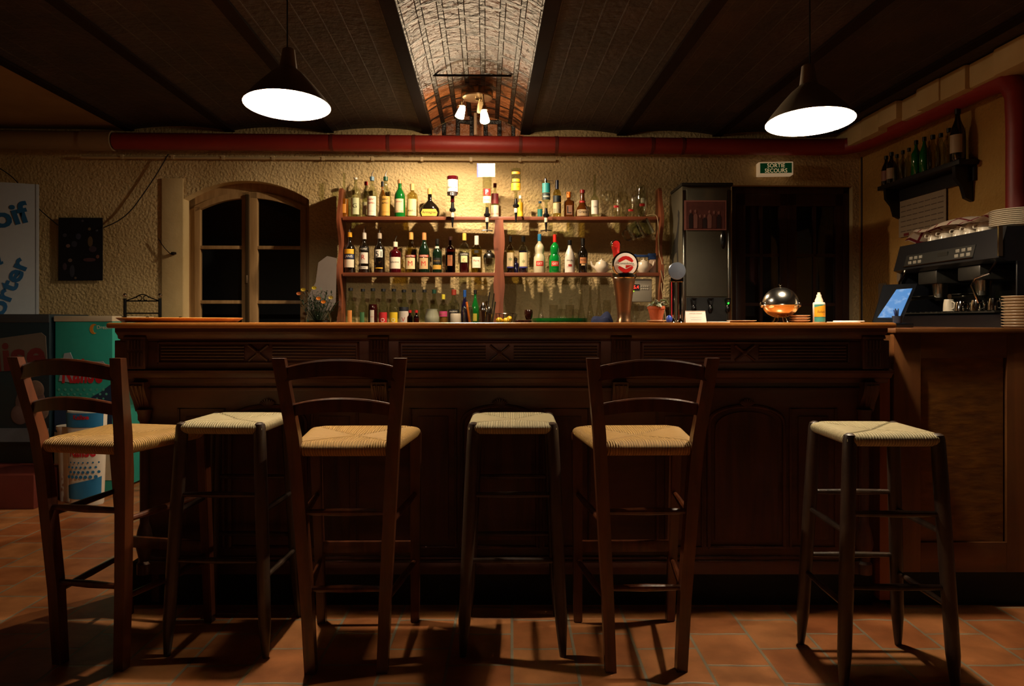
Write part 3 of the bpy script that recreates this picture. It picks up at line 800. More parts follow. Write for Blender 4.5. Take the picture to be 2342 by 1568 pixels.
# low back counter
bm = nb(); box(bm, Xa(640, 4.95), Xa(1672, 4.95), 4.92, 5.38, ZBC-.035, ZBC, .004)
t = thing('back_counter', 'low dark back counter under the bottle shelves carrying syrups and glasses', 'counter', (0, 0, 0))
obj('worktop', bm, M('dark worktop', '#3a2a20', .4), t)
for k in range(6):
    x0 = Xa(640, 4.95)+.02+k*.515; bm = nb(); box(bm, x0, x0+.50, 4.95, 5.36, 0.0, ZBC-.036, .003); obj('cabinet', bm, m_shelfv, t)

# ---------------------------------------------------------------- bottles
PROF = {
 'std': [(.9, 0), (1, .02), (1, .58), (.95, .64), (.70, .71), (.42, .77), (.34, .82), (.33, .955), (.38, .96), (.38, 1)],
 'high': [(.9, 0), (1, .02), (1, .64), (.96, .69), (.70, .745), (.36, .785), (.33, .82), (.32, .955), (.37, .96), (.37, 1)],
 'slope': [(.9, 0), (1, .02), (1, .45), (.96, .54), (.80, .64), (.55, .73), (.38, .80), (.32, .87), (.31, .955), (.36, .96), (.36, 1)],
 'vase': [(.82, 0), (.85, .02), (.92, .25), (1, .5), (.98, .58), (.75, .68), (.42, .76), (.32, .83), (.31, .955), (.36, .96), (.36, 1)],
 'get': [(.95, 0), (1, .02), (1, .33), (.95, .42), (.72, .49), (.68, .52), (.80, .60), (.80, .68), (.60, .75), (.32, .80), (.26, .86), (.25, .955), (.29, .96), (.29, 1)],
 'cone': [(.95, 0), (1, .02), (.98, .22), (.85, .34), (.60, .45), (.40, .58), (.31, .68), (.29, .95), (.33, .96), (.33, 1)],
 'flask': [(.70, 0), (.85, .02), (.98, .14), (1, .22), (.92, .34), (.66, .46), (.34, .56), (.20, .62), (.19, .95), (.22, .96), (.22, 1)],
 'tall': [(.95, 0), (1, .01), (1, .42), (.8, .48), (.34, .54), (.25, .60), (.22, .97), (.28, .98), (.28, 1)],
 'square': [(.92, 0), (1, .02), (1, .60), (.92, .66), (.5, .70), (.36, .73), (.34, .95), (.38, .96), (.38, 1)],
 'syrup': [(.92, 0), (1, .015), (.98, .30), (1, .52), (.92, .60), (.66, .68), (.48, .76), (.40, .85), (.38, .96), (.42, .965), (.42, 1)],
}
def prof_r(st_, R, f):
    p = PROF[st_]
    for (r0, z0), (r1, z1) in zip(p, p[1:]):
        if z0 <= f <= z1: return R*(r0+(r1-r0)*(f-z0)/max(1e-6, z1-z0))
    return R
G = {
 'clear': glass('clear bottle glass', '#e6ead8', .45), 'green': M('green bottle glass', '#0e5a1e', .08, coat=.6),
 'dgreen': M('dark green bottle glass', '#0d1c10', .08, coat=.6), 'dark': M('near black bottle glass', '#120d08', .08, coat=.6),
 'amber': M('amber bottle glass', '#4a2408', .08, coat=.6), 'red': M('ruby bottle glass', '#38060c', .08, coat=.6),
 'pink': glass('rose bottle glass', '#8e5040', .5), 'white': M('white bottle', '#cfc6b8', .35), 'frost': M('frosted bottle', '#b9b394', .35),
 'gold': M('pale gold liquor', '#a8873c', .12, coat=.5), 'ambl': M('amber liquor', '#8a4a10', .12, coat=.5), 'straw': glass('straw glass', '#d8cf98', .45),
 'bgreen': M('bright green liqueur', '#08702a', .08, coat=.7), 'violet': M('violet black liqueur', '#14102a', .1, coat=.6), 'yel': M('yellow cordial', '#b0a040', .2), 'orbr': M('orange brown juice', '#a06a34', .3),
 'teal': M('teal label', '#0f6a6a', .4),
}
def L(c, **k): return M('label '+c, c, .55, **k)
m_ink = M('black print', '#15120f', .5); m_red = M('red print', '#b01c18', .5); m_gold = M('gold print', '#b08a38', .4, .3); m_blue = M('blue print', '#1c4a80', .5); m_wh = M('white print', '#e8dfcc', .5); m_grn = M('green print', '#2c6a34', .5)
def arc_patch(bm, r, a, z0, z1, off=.0006, top=None):
    n = 10; rr = r+off
    x = lambda q: rr*math.sin(-a+2*a*q/n); y = lambda q: -rr*math.cos(-a+2*a*q/n)
    lo = [bm.verts.new((x(i), y(i), z0)) for i in range(n+1)]
    hi = [bm.verts.new((x(i), y(i), z1+(top(i/n*2-1) if top else 0))) for i in range(n+1)]
    for i in range(n): bm.faces.new((lo[i], lo[i+1], hi[i+1], hi[i]))
def bottle(kind, label, cat, x, y, z, H, W, st_='std', g='clear', cap=('#1a1a1a', .93), labels=(), liquid=None, group=None, flip=False, spout=False, rz=0):
    """labels: (z fraction low, high, colour, half angle, [(text, ink, z fraction, width fraction)])"""
    R = W/2; t = thing(kind, label, cat, (x, y, z+(H if flip else 0)), rz, group)
    bm = nb(); pr = PROF[st_]; hb = H*.97 if cap else H
    lathe(bm, [(0, 0)]+[(r*R, f*hb) for r, f in pr]+[(0, hb)], (0, 0, 0), 24, sq=.75 if st_ == 'square' else 0, sy=.5 if st_ == 'flask' else 1)
    obj('glass_body', bm, G[g], t)
    if liquid:
        bm = nb(); ps = [(prof_r(st_, R, f)-.0022, f*hb) for f in [i*liquid[1]/8 for i in range(9)]]
        lathe(bm, [(0, .004)]+[(r, max(zz, .004)) for r, zz in ps]+[(0, ps[-1][1])], (0, 0, 0), 20, sq=.75 if st_ == 'square' else 0, sy=.5 if st_ == 'flask' else 1); obj('liquid', bm, G[liquid[0]], t)
    if cap:
        bm = nb(); rc = max(prof_r(st_, R, .97), .010)+.0016
        lathe(bm, [(rc, H*cap[1]), (rc, H*.995), (rc*.85, H), (0, H)], (0, 0, 0), 18); obj('cap', bm, M('cap '+cap[0], cap[0], .35), t)
    if spout:
        bm = nb(); tube(bm, [(0, 0, H-.005), (0, 0, H+.02), (.012, 0, H+.045)], [.007, .005, .003], 8); obj('pourer', bm, M('pourer steel', '#c8c4bc', .2, 1), t)
    for lb in labels:
        z0, z1, c, ha, tx = (list(lb)+[[]])[:5]
        r = max(prof_r(st_, R, f) for f in (z0, (z0+z1)/2, z1))
        bm = nb()
        if st_ == 'square': 
            q = r*1.0; box(bm, -q*ha, q*ha, -q-.0016, -q-.0004, z0*hb, z1*hb); bend = 0; yo = -q-.0022
        elif st_ == 'flask':
            prism(bm, [(-r*.72, z0*hb), (r*.72, z0*hb), (r*.82, (z0+z1)/2*hb), (r*.66, z1*hb), (-r*.66, z1*hb), (-r*.82, (z0+z1)/2*hb)], -r*.5-.001, -r*.36); bend = 0; yo = -r*.5-.0018
        else: arc_patch(bm, r, ha, z0*hb, z1*hb); bend = r+.0012; yo = -r-.0012
        lo = obj('label', bm, L(c), t)
        for s, ink, zf, wf in tx:
            wd = 2*r*math.sin(min(ha, 1.3))*wf if bend else 2*r*wf*.8
            to = text(s, wd, ink, lo, (0, yo, zf*hb), bend=bend, rot=(PI/2, 0, PI if flip else 0))
            if flip and to: to.rotation_euler = (PI/2, PI, 0)
    if flip: t.rotation_euler = (PI, 0, PI)
    return t
def row(z, Y, data, group, kind='liquor_bottle'):
    for d in data:
        cx, wpx, top, kw = d[0], d[1], d[2], d[3]
        yy = Y+kw.pop('dy', 0); lab = kw.pop('lab')
        H = Za(top, yy)-z
        bottle(kw.pop('kind', kind), lab, 'bottle', Xa(cx, yy), yy, z, H, wpx*yy/F, group=group, **kw)
K = dict
row(ZS1, 5.335, [
 (787, 23, 396, K(lab='tall long-necked bottle with amber spirit at the left end of the top shelf', st_='tall', cap=None, liquid=('ambl', .42), labels=[(.10, .30, '#b8791c', .6)])),
 (813.5, 22, 406, K(lab='clear bottle with pale green label, second from left on the top shelf', st_='high', cap=('#b8b0a0', .95), labels=[(.08, .50, '#b9bd92', .95, [('G', m_ink, .3, .5)])])),
 (837, 17, 415, K(dy=.03, lab='red-capped clear rum bottle half hidden behind the red and white label', cap=('#a81420', .90), labels=[(.1, .45, '#d6c8b0', .9, [('S J', m_red, .3, .6)])])),
 (851, 24, 404, K(dy=-.035, lab='clear rum bottle with white label lettered in red on the top shelf', cap=('#5a7a8c', .90), spout=True, labels=[(.03, .52, '#ddd0b8', 1.0, [('SAINT', m_red, .44, .8), ('JAMES', m_red, .34, .8), ('_____', m_red, .14, .9)])])),
 (875, 15, 415, K(dy=.03, lab='slim amber bottle with black cap tucked behind the gold-labelled rum', g='ambl', cap=('#14100c', .86))),
 (882, 25, 404, K(dy=-.03, lab='clear rum bottle with gold label and green pourer on the top shelf', cap=('#1e4a34', .90), spout=True, labels=[(.03, .52, '#b98c38', 1.0, [('SAINT', m_ink, .44, .8), ('JAMES', m_ink, .34, .8), ('_____', m_ink, .12, .9)])])),
 (914.5, 25, 411, K(lab='green whiskey bottle with cream label and tan capsule on the top shelf', g='green', cap=('#b08050', .90), labels=[(.13, .50, '#c9b592', .85, [('Jameson', m_red, .42, .8)]), (.13, .19, '#8a2418', .86)])),
 (943, 25, 420, K(lab='pale clear brandy bottle with cork stopper and cream label on the top shelf', st_='high', g='straw', cap=('#c9a46a', .80), liquid=('straw', .5), labels=[(.05, .55, '#d8c08a', .95, [('MARC', m_ink, .2, .8)])])),
 (983, 46, 431, K(lab='squat dark armagnac flask with gold label on the top shelf', st_='flask', g='dark', cap=('#c09a5a', .80), labels=[(.05, .29, '#b79a3c', .9, [('Armagnac', m_ink, .17, .9)])])),
 (1132, 18, 419, K(dy=.03, lab='red and white labelled vodka bottle standing behind the bottle with the paper sign', cap=('#6a1a18', .88), labels=[(.42, .72, '#6a1a20', 1.1), (.02, .38, '#cfc4b2', 1.2), (.10, .15, '#a01c20', 1.22)])),
 (1190, 14, 447, K(dy=.03, lab='small yellow gin bottle standing behind the yellow upside-down bottle', g='gold', cap=('#efe6d0', .86), labels=[(.1, .7, '#d8a818', 1.1)])),
 (1235, 12, 460, K(dy=.03, lab='small bottle with teal label behind the teal upside-down vodka', cap=('#183850', .88), labels=[(.05, .55, '#0f6a6a', 1.1)])),
 (1274, 19, 412, K(lab='clear vodka bottle with blue-black cap and dark striped label on the top shelf', st_='high', g='straw', cap=('#10182c', .76), labels=[(.42, .60, '#14202c', 1.2), (.12, .40, '#b8ac8a', 1.2), (.13, .24, '#14202c', 1.22)])),
 (1301, 24, 439, K(lab='brown square liqueur bottle with bright orange cap on the top shelf', st_='square', g='amber', cap=('#e07818', .78), labels=[(.10, .48, '#7a5240', .55, [('L', m_ink, .3, .5)])])),
 (1332, 32, 434, K(lab='conical brown liqueur bottle with red ribbon and seal on the top shelf', st_='cone', g='amber', cap=('#8a1c20', .88), labels=[(.05, .28, '#a8906c', .95, [('Grand', m_ink, .2, .8)]), (.55, .62, '#a81c1c', 1.2)])),
 (1360, 20, 400, K(lab='tall clear bottle with white label at the right end of the top shelf bottles', st_='tall', cap=None, labels=[(.08, .40, '#d8cfbe', .95, [('GIN', m_ink, .25, .5)])])),
], 'bottles on the top shelf')
row(ZS2, 5.335, [
 (800, 25, 531, K(lab='pastis bottle with yellow cap and yellow-white label, first on the middle shelf', g='dark', cap=('#c8921c', .88), spout=True, labels=[(.48, .60, '#d8a21c', 1.0), (.14, .34, '#d0c4ac', 1.05), (.36, .47, '#16264a', 1.05, [('JANIS', m_wh, .41, .85)])])),
 (833, 24, 532, K(lab='dark pastis bottle with black name band and white square label, middle shelf', g='dark', cap=('#b8b0a4', .84), spout=True, labels=[(.56, .66, '#100e0e', 1.0, [('RICARD', m_wh, .61, .85)]), (.24, .52, '#c8bfb0', .95, [('R', m_red, .40, .4)]), (.10, .17, '#c8bfb0', .95, [('RICARD', m_ink, .135, .7)])])),
 (868, 25, 533, K(lab='dark pastis bottle with white 51 square label on the middle shelf', g='dark', cap=('#9a8c7a', .86), spout=True, labels=[(.40, .60, '#d6d0c4', .75, [('51', m_ink, .485, .8)]), (.11, .14, '#c8961c', .8)])),
 (904, 27, 553, K(lab='dark red whisky bottle with large white hexagonal label on the middle shelf', g='red', cap=('#d8cbb0', .84), spout=True, st_='high', labels=[(.14, .52, '#d8cdb8', 1.15, [('Ballantine', m_ink, .36, .85), ('___', m_red, .17, .2)])])),
 (940, 27, 531, K(lab='clear vermouth bottle with cream picture label and gold cap, middle shelf', st_='slope', g='straw', cap=('#c0904c', .82), liquid=('straw', .6), labels=[(.40, .45, '#8a1a18', .95, [('MARTINI', m_wh, .425, .85)]), (.10, .38, '#cdb98c', .85, [('M', m_red, .24, .5)])])),
 (970, 26, 532, K(lab='dark green vermouth bottle with cream picture label and gold cap, middle shelf', st_='slope', g='dgreen', cap=('#c0804c', .82), labels=[(.40, .46, '#a03828', .95, [('MARTINI', m_wh, .43, .85)]), (.10, .38, '#b8986c', .85, [('M', m_red, .24, .5)])])),
 (1000, 22, 546, K(lab='short black port bottle with small gold label on the middle shelf', g='dgreen', cap=('#15110d', .84), labels=[(.11, .24, '#b48a34', 1.0), (.28, .45, '#100c0a', 1.0, [('PORTO', m_gold, .36, .85)]), (.74, .80, '#c8c0b0', .8)])),
 (1030, 23, 541, K(lab='rose-tinted brown bottle without label on the middle shelf', st_='high', g='pink', cap=('#3a2018', .90), liquid=('pink', .6), labels=[(.2, .5, '#8a5230', .5, [('Sole', m_gold, .42, .8)])])),
 (1062, 23, 533, K(lab='red bitter aperitif bottle with black name band and pale green label, middle shelf', st_='high', cap=('#c8a84c', .82), liquid=('red', .45), labels=[(.44, .52, '#1a1614', 1.1, [('CAMPARI', m_wh, .48, .9)]), (.27, .44, '#b8c490', .7, [('C', m_red, .33, .4)])])),
 (1090, 25, 539, K(lab='pale gold liqueur bottle with white label and round black seal, middle shelf', st_='high', g='straw', cap=('#c8c2b4', .76), liquid=('straw', .62), labels=[(.14, .44, '#dcd2bc', .85, [('Poire', m_red, .34, .7), ('_____', m_ink, .21, .6)]), (.54, .62, '#171412', .4)])),
 (1167, 18, 540, K(lab='clear syrup bottle with green leaf label, first right of the centre upright', st_='high', g='straw', cap=('#14110f', .85), liquid=('violet', .2), labels=[(.18, .57, '#cbb88e', 1.0, [('*', m_grn, .38, .5)]), (.14, .18, '#2a2a70', 1.0)])),
 (1197, 22, 540, K(lab='black cordial bottle with cream leaf label, second right of the centre upright', st_='high', cap=('#14110f', .85), liquid=('violet', .62), labels=[(.18, .57, '#cbb88e', .95, [('*', m_grn, .32, .4)]), (.14, .18, '#2a2a70', .95)])),
 (1180, 13, 590, K(dy=.035, lab='small dark bottle behind the leaf-labelled pair on the middle shelf', g='violet', cap=('#201c1a', .85))),
 (1234, 27, 535, K(lab='frosted white mint liqueur bottle with blue cap on the middle shelf', st_='get', g='frost', cap=('#2a80b4', .82), labels=[(.18, .31, '#b82a1e', .65, [('GET', m_wh, .245, .8)])])),
 (1269, 27, 536, K(lab='bright green mint liqueur bottle with red cap on the middle shelf', st_='get', g='bgreen', cap=('#b82418', .80), labels=[(.18, .31, '#b82a1e', .65, [('GET', m_wh, .245, .8)])])),
 (1303, 23, 549, K(lab='opaque white coconut rum bottle with black cap on the middle shelf', st_='slope', g='white', cap=('#121010', .85), labels=[(.34, .44, '#cfc6b8', .9, [('MALIBU', m_ink, .39, .9)]), (.20, .27, '#a8281c', .35)])),
 (1333, 23, 545, K(lab='black cream-liqueur bottle with oval brown label, last on the middle shelf', st_='vase', g='dark', cap=('#100d0b', .80), labels=[(.28, .46, '#a86a3c', .7, [('Baileys', m_ink, .38, .85)]), (.22, .27, '#c8a878', .4)])),
], 'bottles on the middle shelf')
row(ZBC, 5.20, [
 (802, 23, 658, K(st_='syrup', lab='empty clear syrup bottle with narrow orange label, leftmost of the bottom row', labels=[(.16, .46, '#d8883c', .45)])),
 (830, 21, 660, K(st_='syrup', lab='clear syrup bottle with green label edge, second of the bottom row', labels=[(.1, .42, '#3c6a3c', .5)])),
 (853, 23, 659, K(st_='syrup', lab='syrup bottle filled with dark red grenadine, third of the bottom row', liquid=('red', .62), labels=[(.14, .47, '#c8bca8', .4, [('SIROP', m_red, .3, .8)])])),
 (877, 22, 660, K(st_='syrup', lab='clear syrup bottle with red fruit label, left of the yellow label', labels=[(.10, .42, '#b81c20', .95, [('O', m_wh, .22, .5)])])),
 (901, 22, 660, K(st_='syrup', lab='clear syrup bottle with yellow lemon label in the bottom row', labels=[(.10, .42, '#d8b41c', .95, [('O', m_wh, .22, .5)])])),
 (924, 23, 662, K(st_='syrup', lab='clear syrup bottle with black and white label in the bottom row', labels=[(.10, .46, '#c8bcb0', 1.2, [('V', m_red, .24, .4)]), (.46, .57, '#14141c', 1.2)])),
 (947, 21, 662, K(st_='syrup', lab='unlabelled clear syrup bottle behind the small red-capped sauce bottles')),
 (971, 21, 662, K(st_='syrup', lab='unlabelled clear syrup bottle just left of the frosted round jar')),
 (993, 20, 662, K(st_='syrup', lab='bottle of pale yellow cordial with dark green cap in the bottom row', cap=('#143c2c', .90), liquid=('yel', .45))),
 (1014, 20, 673, K(st_='high', lab='orange-brown juice bottle with pink label and yellow cap in the bottom row', cap=('#c8b838', .86), liquid=('orbr', .35), labels=[(.36, .52, '#b83c6c', 1.1, [('BOISSON', m_gold, .44, .8)])])),
 (1038, 27, 662, K(st_='std', lab='clear aperitif bottle with black lettered label behind the white cup', g='clear', cap=('#8a3020', .86), labels=[(.10, .50, '#171210', 1.1, [('PALERMO', m_wh, .45, .8)])])),
 (1063, 17, 663, K(st_='slope', lab='dark bottle with blue cap near the centre upright', g='violet', cap=('#1c4c94', .82))),
 (1087, 18, 663, K(st_='slope', lab='green bottle with black cap near the centre upright', g='green', cap=('#14120f', .90), labels=[(.2, .4, '#b8a83c', .5)])),
 (937.5, 13, 709, K(dy=-.10, st_='std', lab='small sauce bottle with red cap, left of two in the bottom row', g='pink', cap=('#b01c18', .86), liquid=('pink', .6), kind='sauce_bottle')),
 (952, 13, 709, K(dy=-.10, st_='std', lab='small sauce bottle with red cap, right of two in the bottom row', g='pink', cap=('#b01c18', .86), liquid=('orbr', .6), kind='sauce_bottle')),
], 'bottles in the bottom row on the back counter', 'syrup_bottle')

# upside-down bottles with measuring optics, held on brackets at the shelf edge
m_opt = M('black optic', '#0e0e10', .25)
def optic(px, w_, ytop, ybot, yend, g, labels, label, st_='high', liquid=None, bar=False):
    Y = 5.17; zb = Za(ybot, Y); ztp = Za(ytop, Y); ze = Za(yend, Y); x = Xa(px, Y)
    H = ztp-zb
    b = bottle('inverted_bottle', label, 'bottle', x, Y, zb, H, w_*Y/F, st_, g, None, [(1-z1, 1-z0, c, ha, [(s, ink, 1-zf, wf) for s, ink, zf, wf in tx]) for z0, z1, c, ha, tx in labels], liquid, 'upside-down spirit bottles', flip=True)
    t = thing('optic_dispenser', 'black spirit measure under the '+label.split(' held')[0], 'dispenser', (x, Y, ze), 0, 'optics on the top shelf edge')
    h = zb-ze
    bm = nb(); lathe(bm, [(.004, .0), (.006, .02), (.010, .06), (.012, h*.5), (.012, h*.62), (.022, h*.64), (.024, h*.72), (.014, h*.78), (.010, h+.0), (0, h)], (0, 0, 0), 16); obj('body', bm, m_opt, t)
    bm = nb(); lathe(bm, [(.0125, h*.40), (.0132, h*.42), (.0132, h*.58), (.0125, h*.6)], (0, 0, 0), 16); obj('measure_window', bm, M('measure glass', '#c8b8a0', .15), t)
    bm = nb(); tube(bm, [(0, .01, h*.68), (0, .06, h*.68), (0, .085, h*.68)], .005, 6)
    obj('bracket', bm, m_opt, t)
    if bar:
        bm = nb(); tube(bm, [(-.04, .0, .008), (0, -.006, .012), (.04, 0, .008)], .004, 6); obj('push_bar', bm, m_opt, t)
    return b
optic(1035, 26, 403, 462, 520, 'red', [(.38, .85, '#d8c8a8', 1.2, [('Ballantine', m_ink, .55, .9)]), (.22, .36, '#1a100c', 1.0, [('12', m_wh, .29, .3)])], 'upside-down dark red whisky bottle with cream hexagonal label')
optic(1114, 21, 403, 474, 530, 'clear', [(.12, .34, '#b8ac98', 1.1, [('VODKA', m_ink, .22, .8)]), (.36, .58, '#8a1c1c', .85, [('P', m_wh, .47, .4)])], 'upside-down clear vodka bottle with red crest under the paper sign', bar=True)
optic(1180, 23, 386, 454, 508, 'clear', [(.26, .50, '#e0a81c', 1.1, [('VOLGA', m_ink, .38, .8)]), (.54, .64, '#d8981c', .8, []), (.80, .88, '#d8841c', .95, [])], 'upside-down clear gin bottle with bright yellow labels')
optic(1249, 21, 415, 476, 530, 'clear', [(.30, .54, '#10201f', 1.0, [('VODKA', m_wh, .42, .9)]), (.56, .92, '#0f6a6a', 1.0, [])], 'upside-down clear vodka bottle with teal square label', bar=True)
t = thing('bottle_hoop', 'thin wire hoop with square ends holding the teal-labelled upside-down bottle', 'hoop', (Xa(1248, 5.17), 5.17, Za(415, 5.17)))
bm = nb(); tube(bm, [(-.05, 0, -.03), (-.05, 0, .005), (.055, 0, .005), (.055, 0, -.02)], .0022, 6); lathe(bm, [(0, .028), (.008, .02), (.011, 0), (.011, -.01), (0, -.01)], (0, 0, 0), 12); obj('wire', bm, M('pourer steel', '#c8c4bc', .2, 1), t)
# paper sign above
t = thing('paper_sign', 'white handwritten paper sign propped on the upside-down vodka bottle', 'sign', P(1112, 389, 5.17), math.radians(-3))
bm = nb(); box(bm, -.063, .063, -.001, .001, -.048, .048); obj('sheet', bm, M('white paper', '#f4efe6', .7), t)
bm = nb(); box(bm, -.066, -.056, -.0016, .0012, -.05, .05); obj('blue_border', bm, M('blue paper edge', '#2a3ca0', .6), t)
text('BRISTOL', .095, m_ink, t, (.004, -.0022, .018), shear=.1); text('BRUT', .075, m_ink, t, (.006, -.0022, -.022), shear=.1)

# ---------------------------------------------------------------- glassware
gl = glass('drinking glass', '#f0efe6', .8); gl2 = glass('thick glass', '#dfe3da', .95)
def shell(prof, seg=22):
    bm = nb(); ring_loft(bm, [[Vector((max(r, .0003)*math.cos(2*PI*i/seg), max(r, .0003)*math.sin(2*PI*i/seg), z)) for i in range(seg)] for r, z in prof], caps=(False, False)); return bm
GP = {
 'wine': lambda H, R: [(0, .001), (R*.9, .002), (R*.85, .005), (.005, .009), (.0035, H*.42), (.010, H*.47), (R*.8, H*.56), (R, H*.68), (R*.95, H*.85), (R*.78, H)],
 'tumbler': lambda H, R: [(0, .001), (R*.85, .001), (R*.88, .004), (R, H)],
 'carafe': lambda H, R: [(0, .001), (R, .001), (R, H*.12), (R*.8, H*.3), (R*.38, H*.55), (R*.28, H*.75), (R*.34, H*.97), (R*.42, H)],
 'flute': lambda H, R: [(0, .001), (R*1.1, .002), (.004, .008), (.003, H*.35), (R*.7, H*.45), (R, H*.65), (R*.85, H)],
 'jar': lambda H, R: [(0, .001), (R*.7, .001), (R, H*.3), (R, H*.6), (R*.75, H*.92), (R*.8, H)],
}
def glassware(kind, shape, label, px, wpx, top, z, Y, group, cat='glass', mat=None, mark=None):
    H = Za(top, Y)-z; R = wpx*Y/F/2
    t = thing(kind, label, cat, (Xa(px, Y), Y, z), 0, group)
    obj('bowl' if shape in ('wine', 'flute') else 'body', shell(GP[shape](H, R)), mat or gl, t)
    if mark:
        bm = nb(); arc_patch(bm, R*.97, .5, H*mark[1], H*mark[2], .001); obj('printed_mark', bm, M('mark '+mark[0], mark[0], .5), t)
    return t
TS = ['first', 'second', 'third', 'fourth', 'fifth', 'sixth', 'seventh', 'eighth']
for i, (px, wpx, top, Y, sh, mk) in enumerate(((1383, 24, 437, 5.32, 'wine', None), (1395, 24, 436, 5.38, 'wine', None), (1408, 24, 446, 5.30, 'tumbler', ('#b01c18', .4, .5)), (1424, 24, 438, 5.36, 'wine', None), (1441, 24, 447, 5.31, 'tumbler', ('#b01c18', .25, .35)), (1455, 24, 438, 5.37, 'wine', None), (1488, 24, 440, 5.36, 'wine', None))):
    glassware('beer_glass' if sh == 'tumbler' else 'stemmed_glass', sh, 'clear %s glass%s, %s from left at the top shelf right end' % ('straight' if sh == 'tumbler' else 'stemmed', ' with red mark' if mk else '', TS[i]), px, wpx, top, ZS1, Y, 'glasses on the top shelf', mark=mk)
t = glassware('glass_pitcher', 'jar', 'tall clear glass pitcher with red and white emblem on the top shelf', 1467, 30, 424, ZS1, 5.30, None, 'pitcher', gl2, ('#b01c18', .32, .40))
bm = nb(); arc_patch(bm, .044, .3, .10, .135, .001); obj('white_emblem', bm, m_wh, t)
# mug hung askew under the shelf
for i, (px, py, a) in enumerate(((1452, 526, -.5), (1475, 520, -.45))):
    p = P(px, py, 5.21-.06*i); t = thing('glass_mug', ('large clear glass mug hanging tilted under the top shelf, the left one', 'large clear glass mug hanging tilted under the top shelf, the right one')[i], 'mug', p, 0, 'glass mugs hanging under the shelf'); t.rotation_euler = (0, a+PI+.9*0, 0)
    obj('body', shell([(0, -.055), (.045, -.055), (.05, -.04), (.05, .06), (.047, .06), (.046, -.045)]), gl2, t)
    bm = nb(); tube(bm, [(.048, 0, .04), (.085, 0, .035), (.09, 0, -.02), (.05, 0, -.035)], .007, 8, smooth=True); obj('handle', bm, gl2, t)
# bottom row glasses
for i, (px, wpx, top) in enumerate(((1330, 20, 649), (1350, 20, 651), (1370, 20, 649))):
    glassware('carafe', 'carafe', 'slim clear carafe with narrow neck, %s of three beside the beer tower' % ('left', 'middle', 'right')[i], px, wpx, top, ZBC, 5.1, 'slim carafes on the back counter', 'carafe')
glassware('bud_vase', 'carafe', 'single short clear carafe standing over the brown cups and green tray', 1237, 18, 668, ZBC, 5.15, None, 'vase')
for i, (px, wpx, top, sh) in enumerate(((1266, 20, 697, 'tumbler'), (1285, 20, 706, 'wine'), (1303, 20, 697, 'tumbler'), (1316, 18, 707, 'wine'), (1388, 20, 686, 'flute'), (1440, 18, 700, 'flute'), (1455, 18, 695, 'flute'))):
    glassware('stemmed_glass' if sh != 'tumbler' else 'tumbler', sh, 'clear %s, %s from left on the back counter right of the centre upright' % ('stemmed glass' if sh != 'tumbler' else 'straight tumbler', TS[i]), px, wpx, top, ZBC, 5.1, 'glasses on the back counter')
glassware('frosted_jar', 'jar', 'round ribbed frosted glass jar among the syrup bottles', 988, 33, 706, ZBC, 5.05, None, 'jar', M('frosted jar', '#8f8f78', .4))
glassware('straw_glass', 'tumbler', 'clear tumbler holding an orange straw near the centre upright', 1070, 24, 702, ZBC, 5.05, None, 'glass', gl2)
bm = nb(); tube(bm, [P(1075, 735, 5.05)+Vector((0, 0, -.02)), P(1067, 690, 5.04)], .008, 8); tag(obj('drinking_straw', bm, M('orange straw', '#d06a1c', .4)), 'thick orange straw leaning in the clear tumbler', 'straw')
# cups
t = thing('white_mug', 'white ceramic mug in front of the black-labelled aperitif bottle', 'mug', (Xa(1042, 5.02), 5.02, ZBC))
m_wcer = M('white ceramic', '#cfc2ac', .25, coat=.4)
obj('body', shell([(0, .001), (.030, .001), (.036, .02), (.038, .09), (.036, .105), (.033, .106), (.033, .01), (0, .008)]), m_wcer, t)
# shaker, strainer, spoons
m_st = M('polished steel', '#b8b2a8', .15, 1)
t = thing('cocktail_shaker', 'glass cocktail shaker with dark metal lid at the right of the middle shelf', 'shaker', (Xa(1119, 5.33), 5.33, ZS2))
obj('body', shell([(0, .001), (.032, .001), (.035, .05), (.042, .11), (.042, .115)]), gl2, t)
bm = nb(); lathe(bm, [(.043, .112), (.043, .128), (.032, .145), (.018, .155), (.016, .165), (0, .168)], (0, 0, 0), 22); obj('lid', bm, M('dull steel', '#5a5854', .3, 1), t)
for i, (px, top, r) in enumerate(((1105, 690, .030), (1119, 700, .026))):
    t = thing('metal_cup', ('tall polished metal shaker cup by the centre upright', 'shorter polished metal shaker cup leaning by the centre upright')[i], 'shaker', (Xa(px, 5.05), 5.05, ZBC), 0, 'metal bar cups')
    H = Za(top, 5.05)-ZBC; obj('body', shell([(0, .001), (r*.7, .001), (r, H*.62), (r*1.05, H*.64), (r*.9, H*.8), (r*.4, H*.95), (0, H)]), m_st, t)
for i, (a, b) in enumerate((((1112, 735), (1120, 668)), ((1120, 735), (1130, 671)), ((1126, 735), (1133, 690)))):
    p = P(a[0], a[1], 5.0); q = P(b[0], b[1], 5.02); bm = nb(); tube(bm, [p+Vector((0, 0, -.02)), q], [.003, .005], 8)
    tag(obj('bar_spoon', bm, m_st), ('long bar spoon leaning, the leftmost of three by the upright', 'long bar spoon leaning, the middle of three by the upright', 'shorter bar spoon leaning, nearest the centre upright')[i], 'spoon', 'bar spoons')
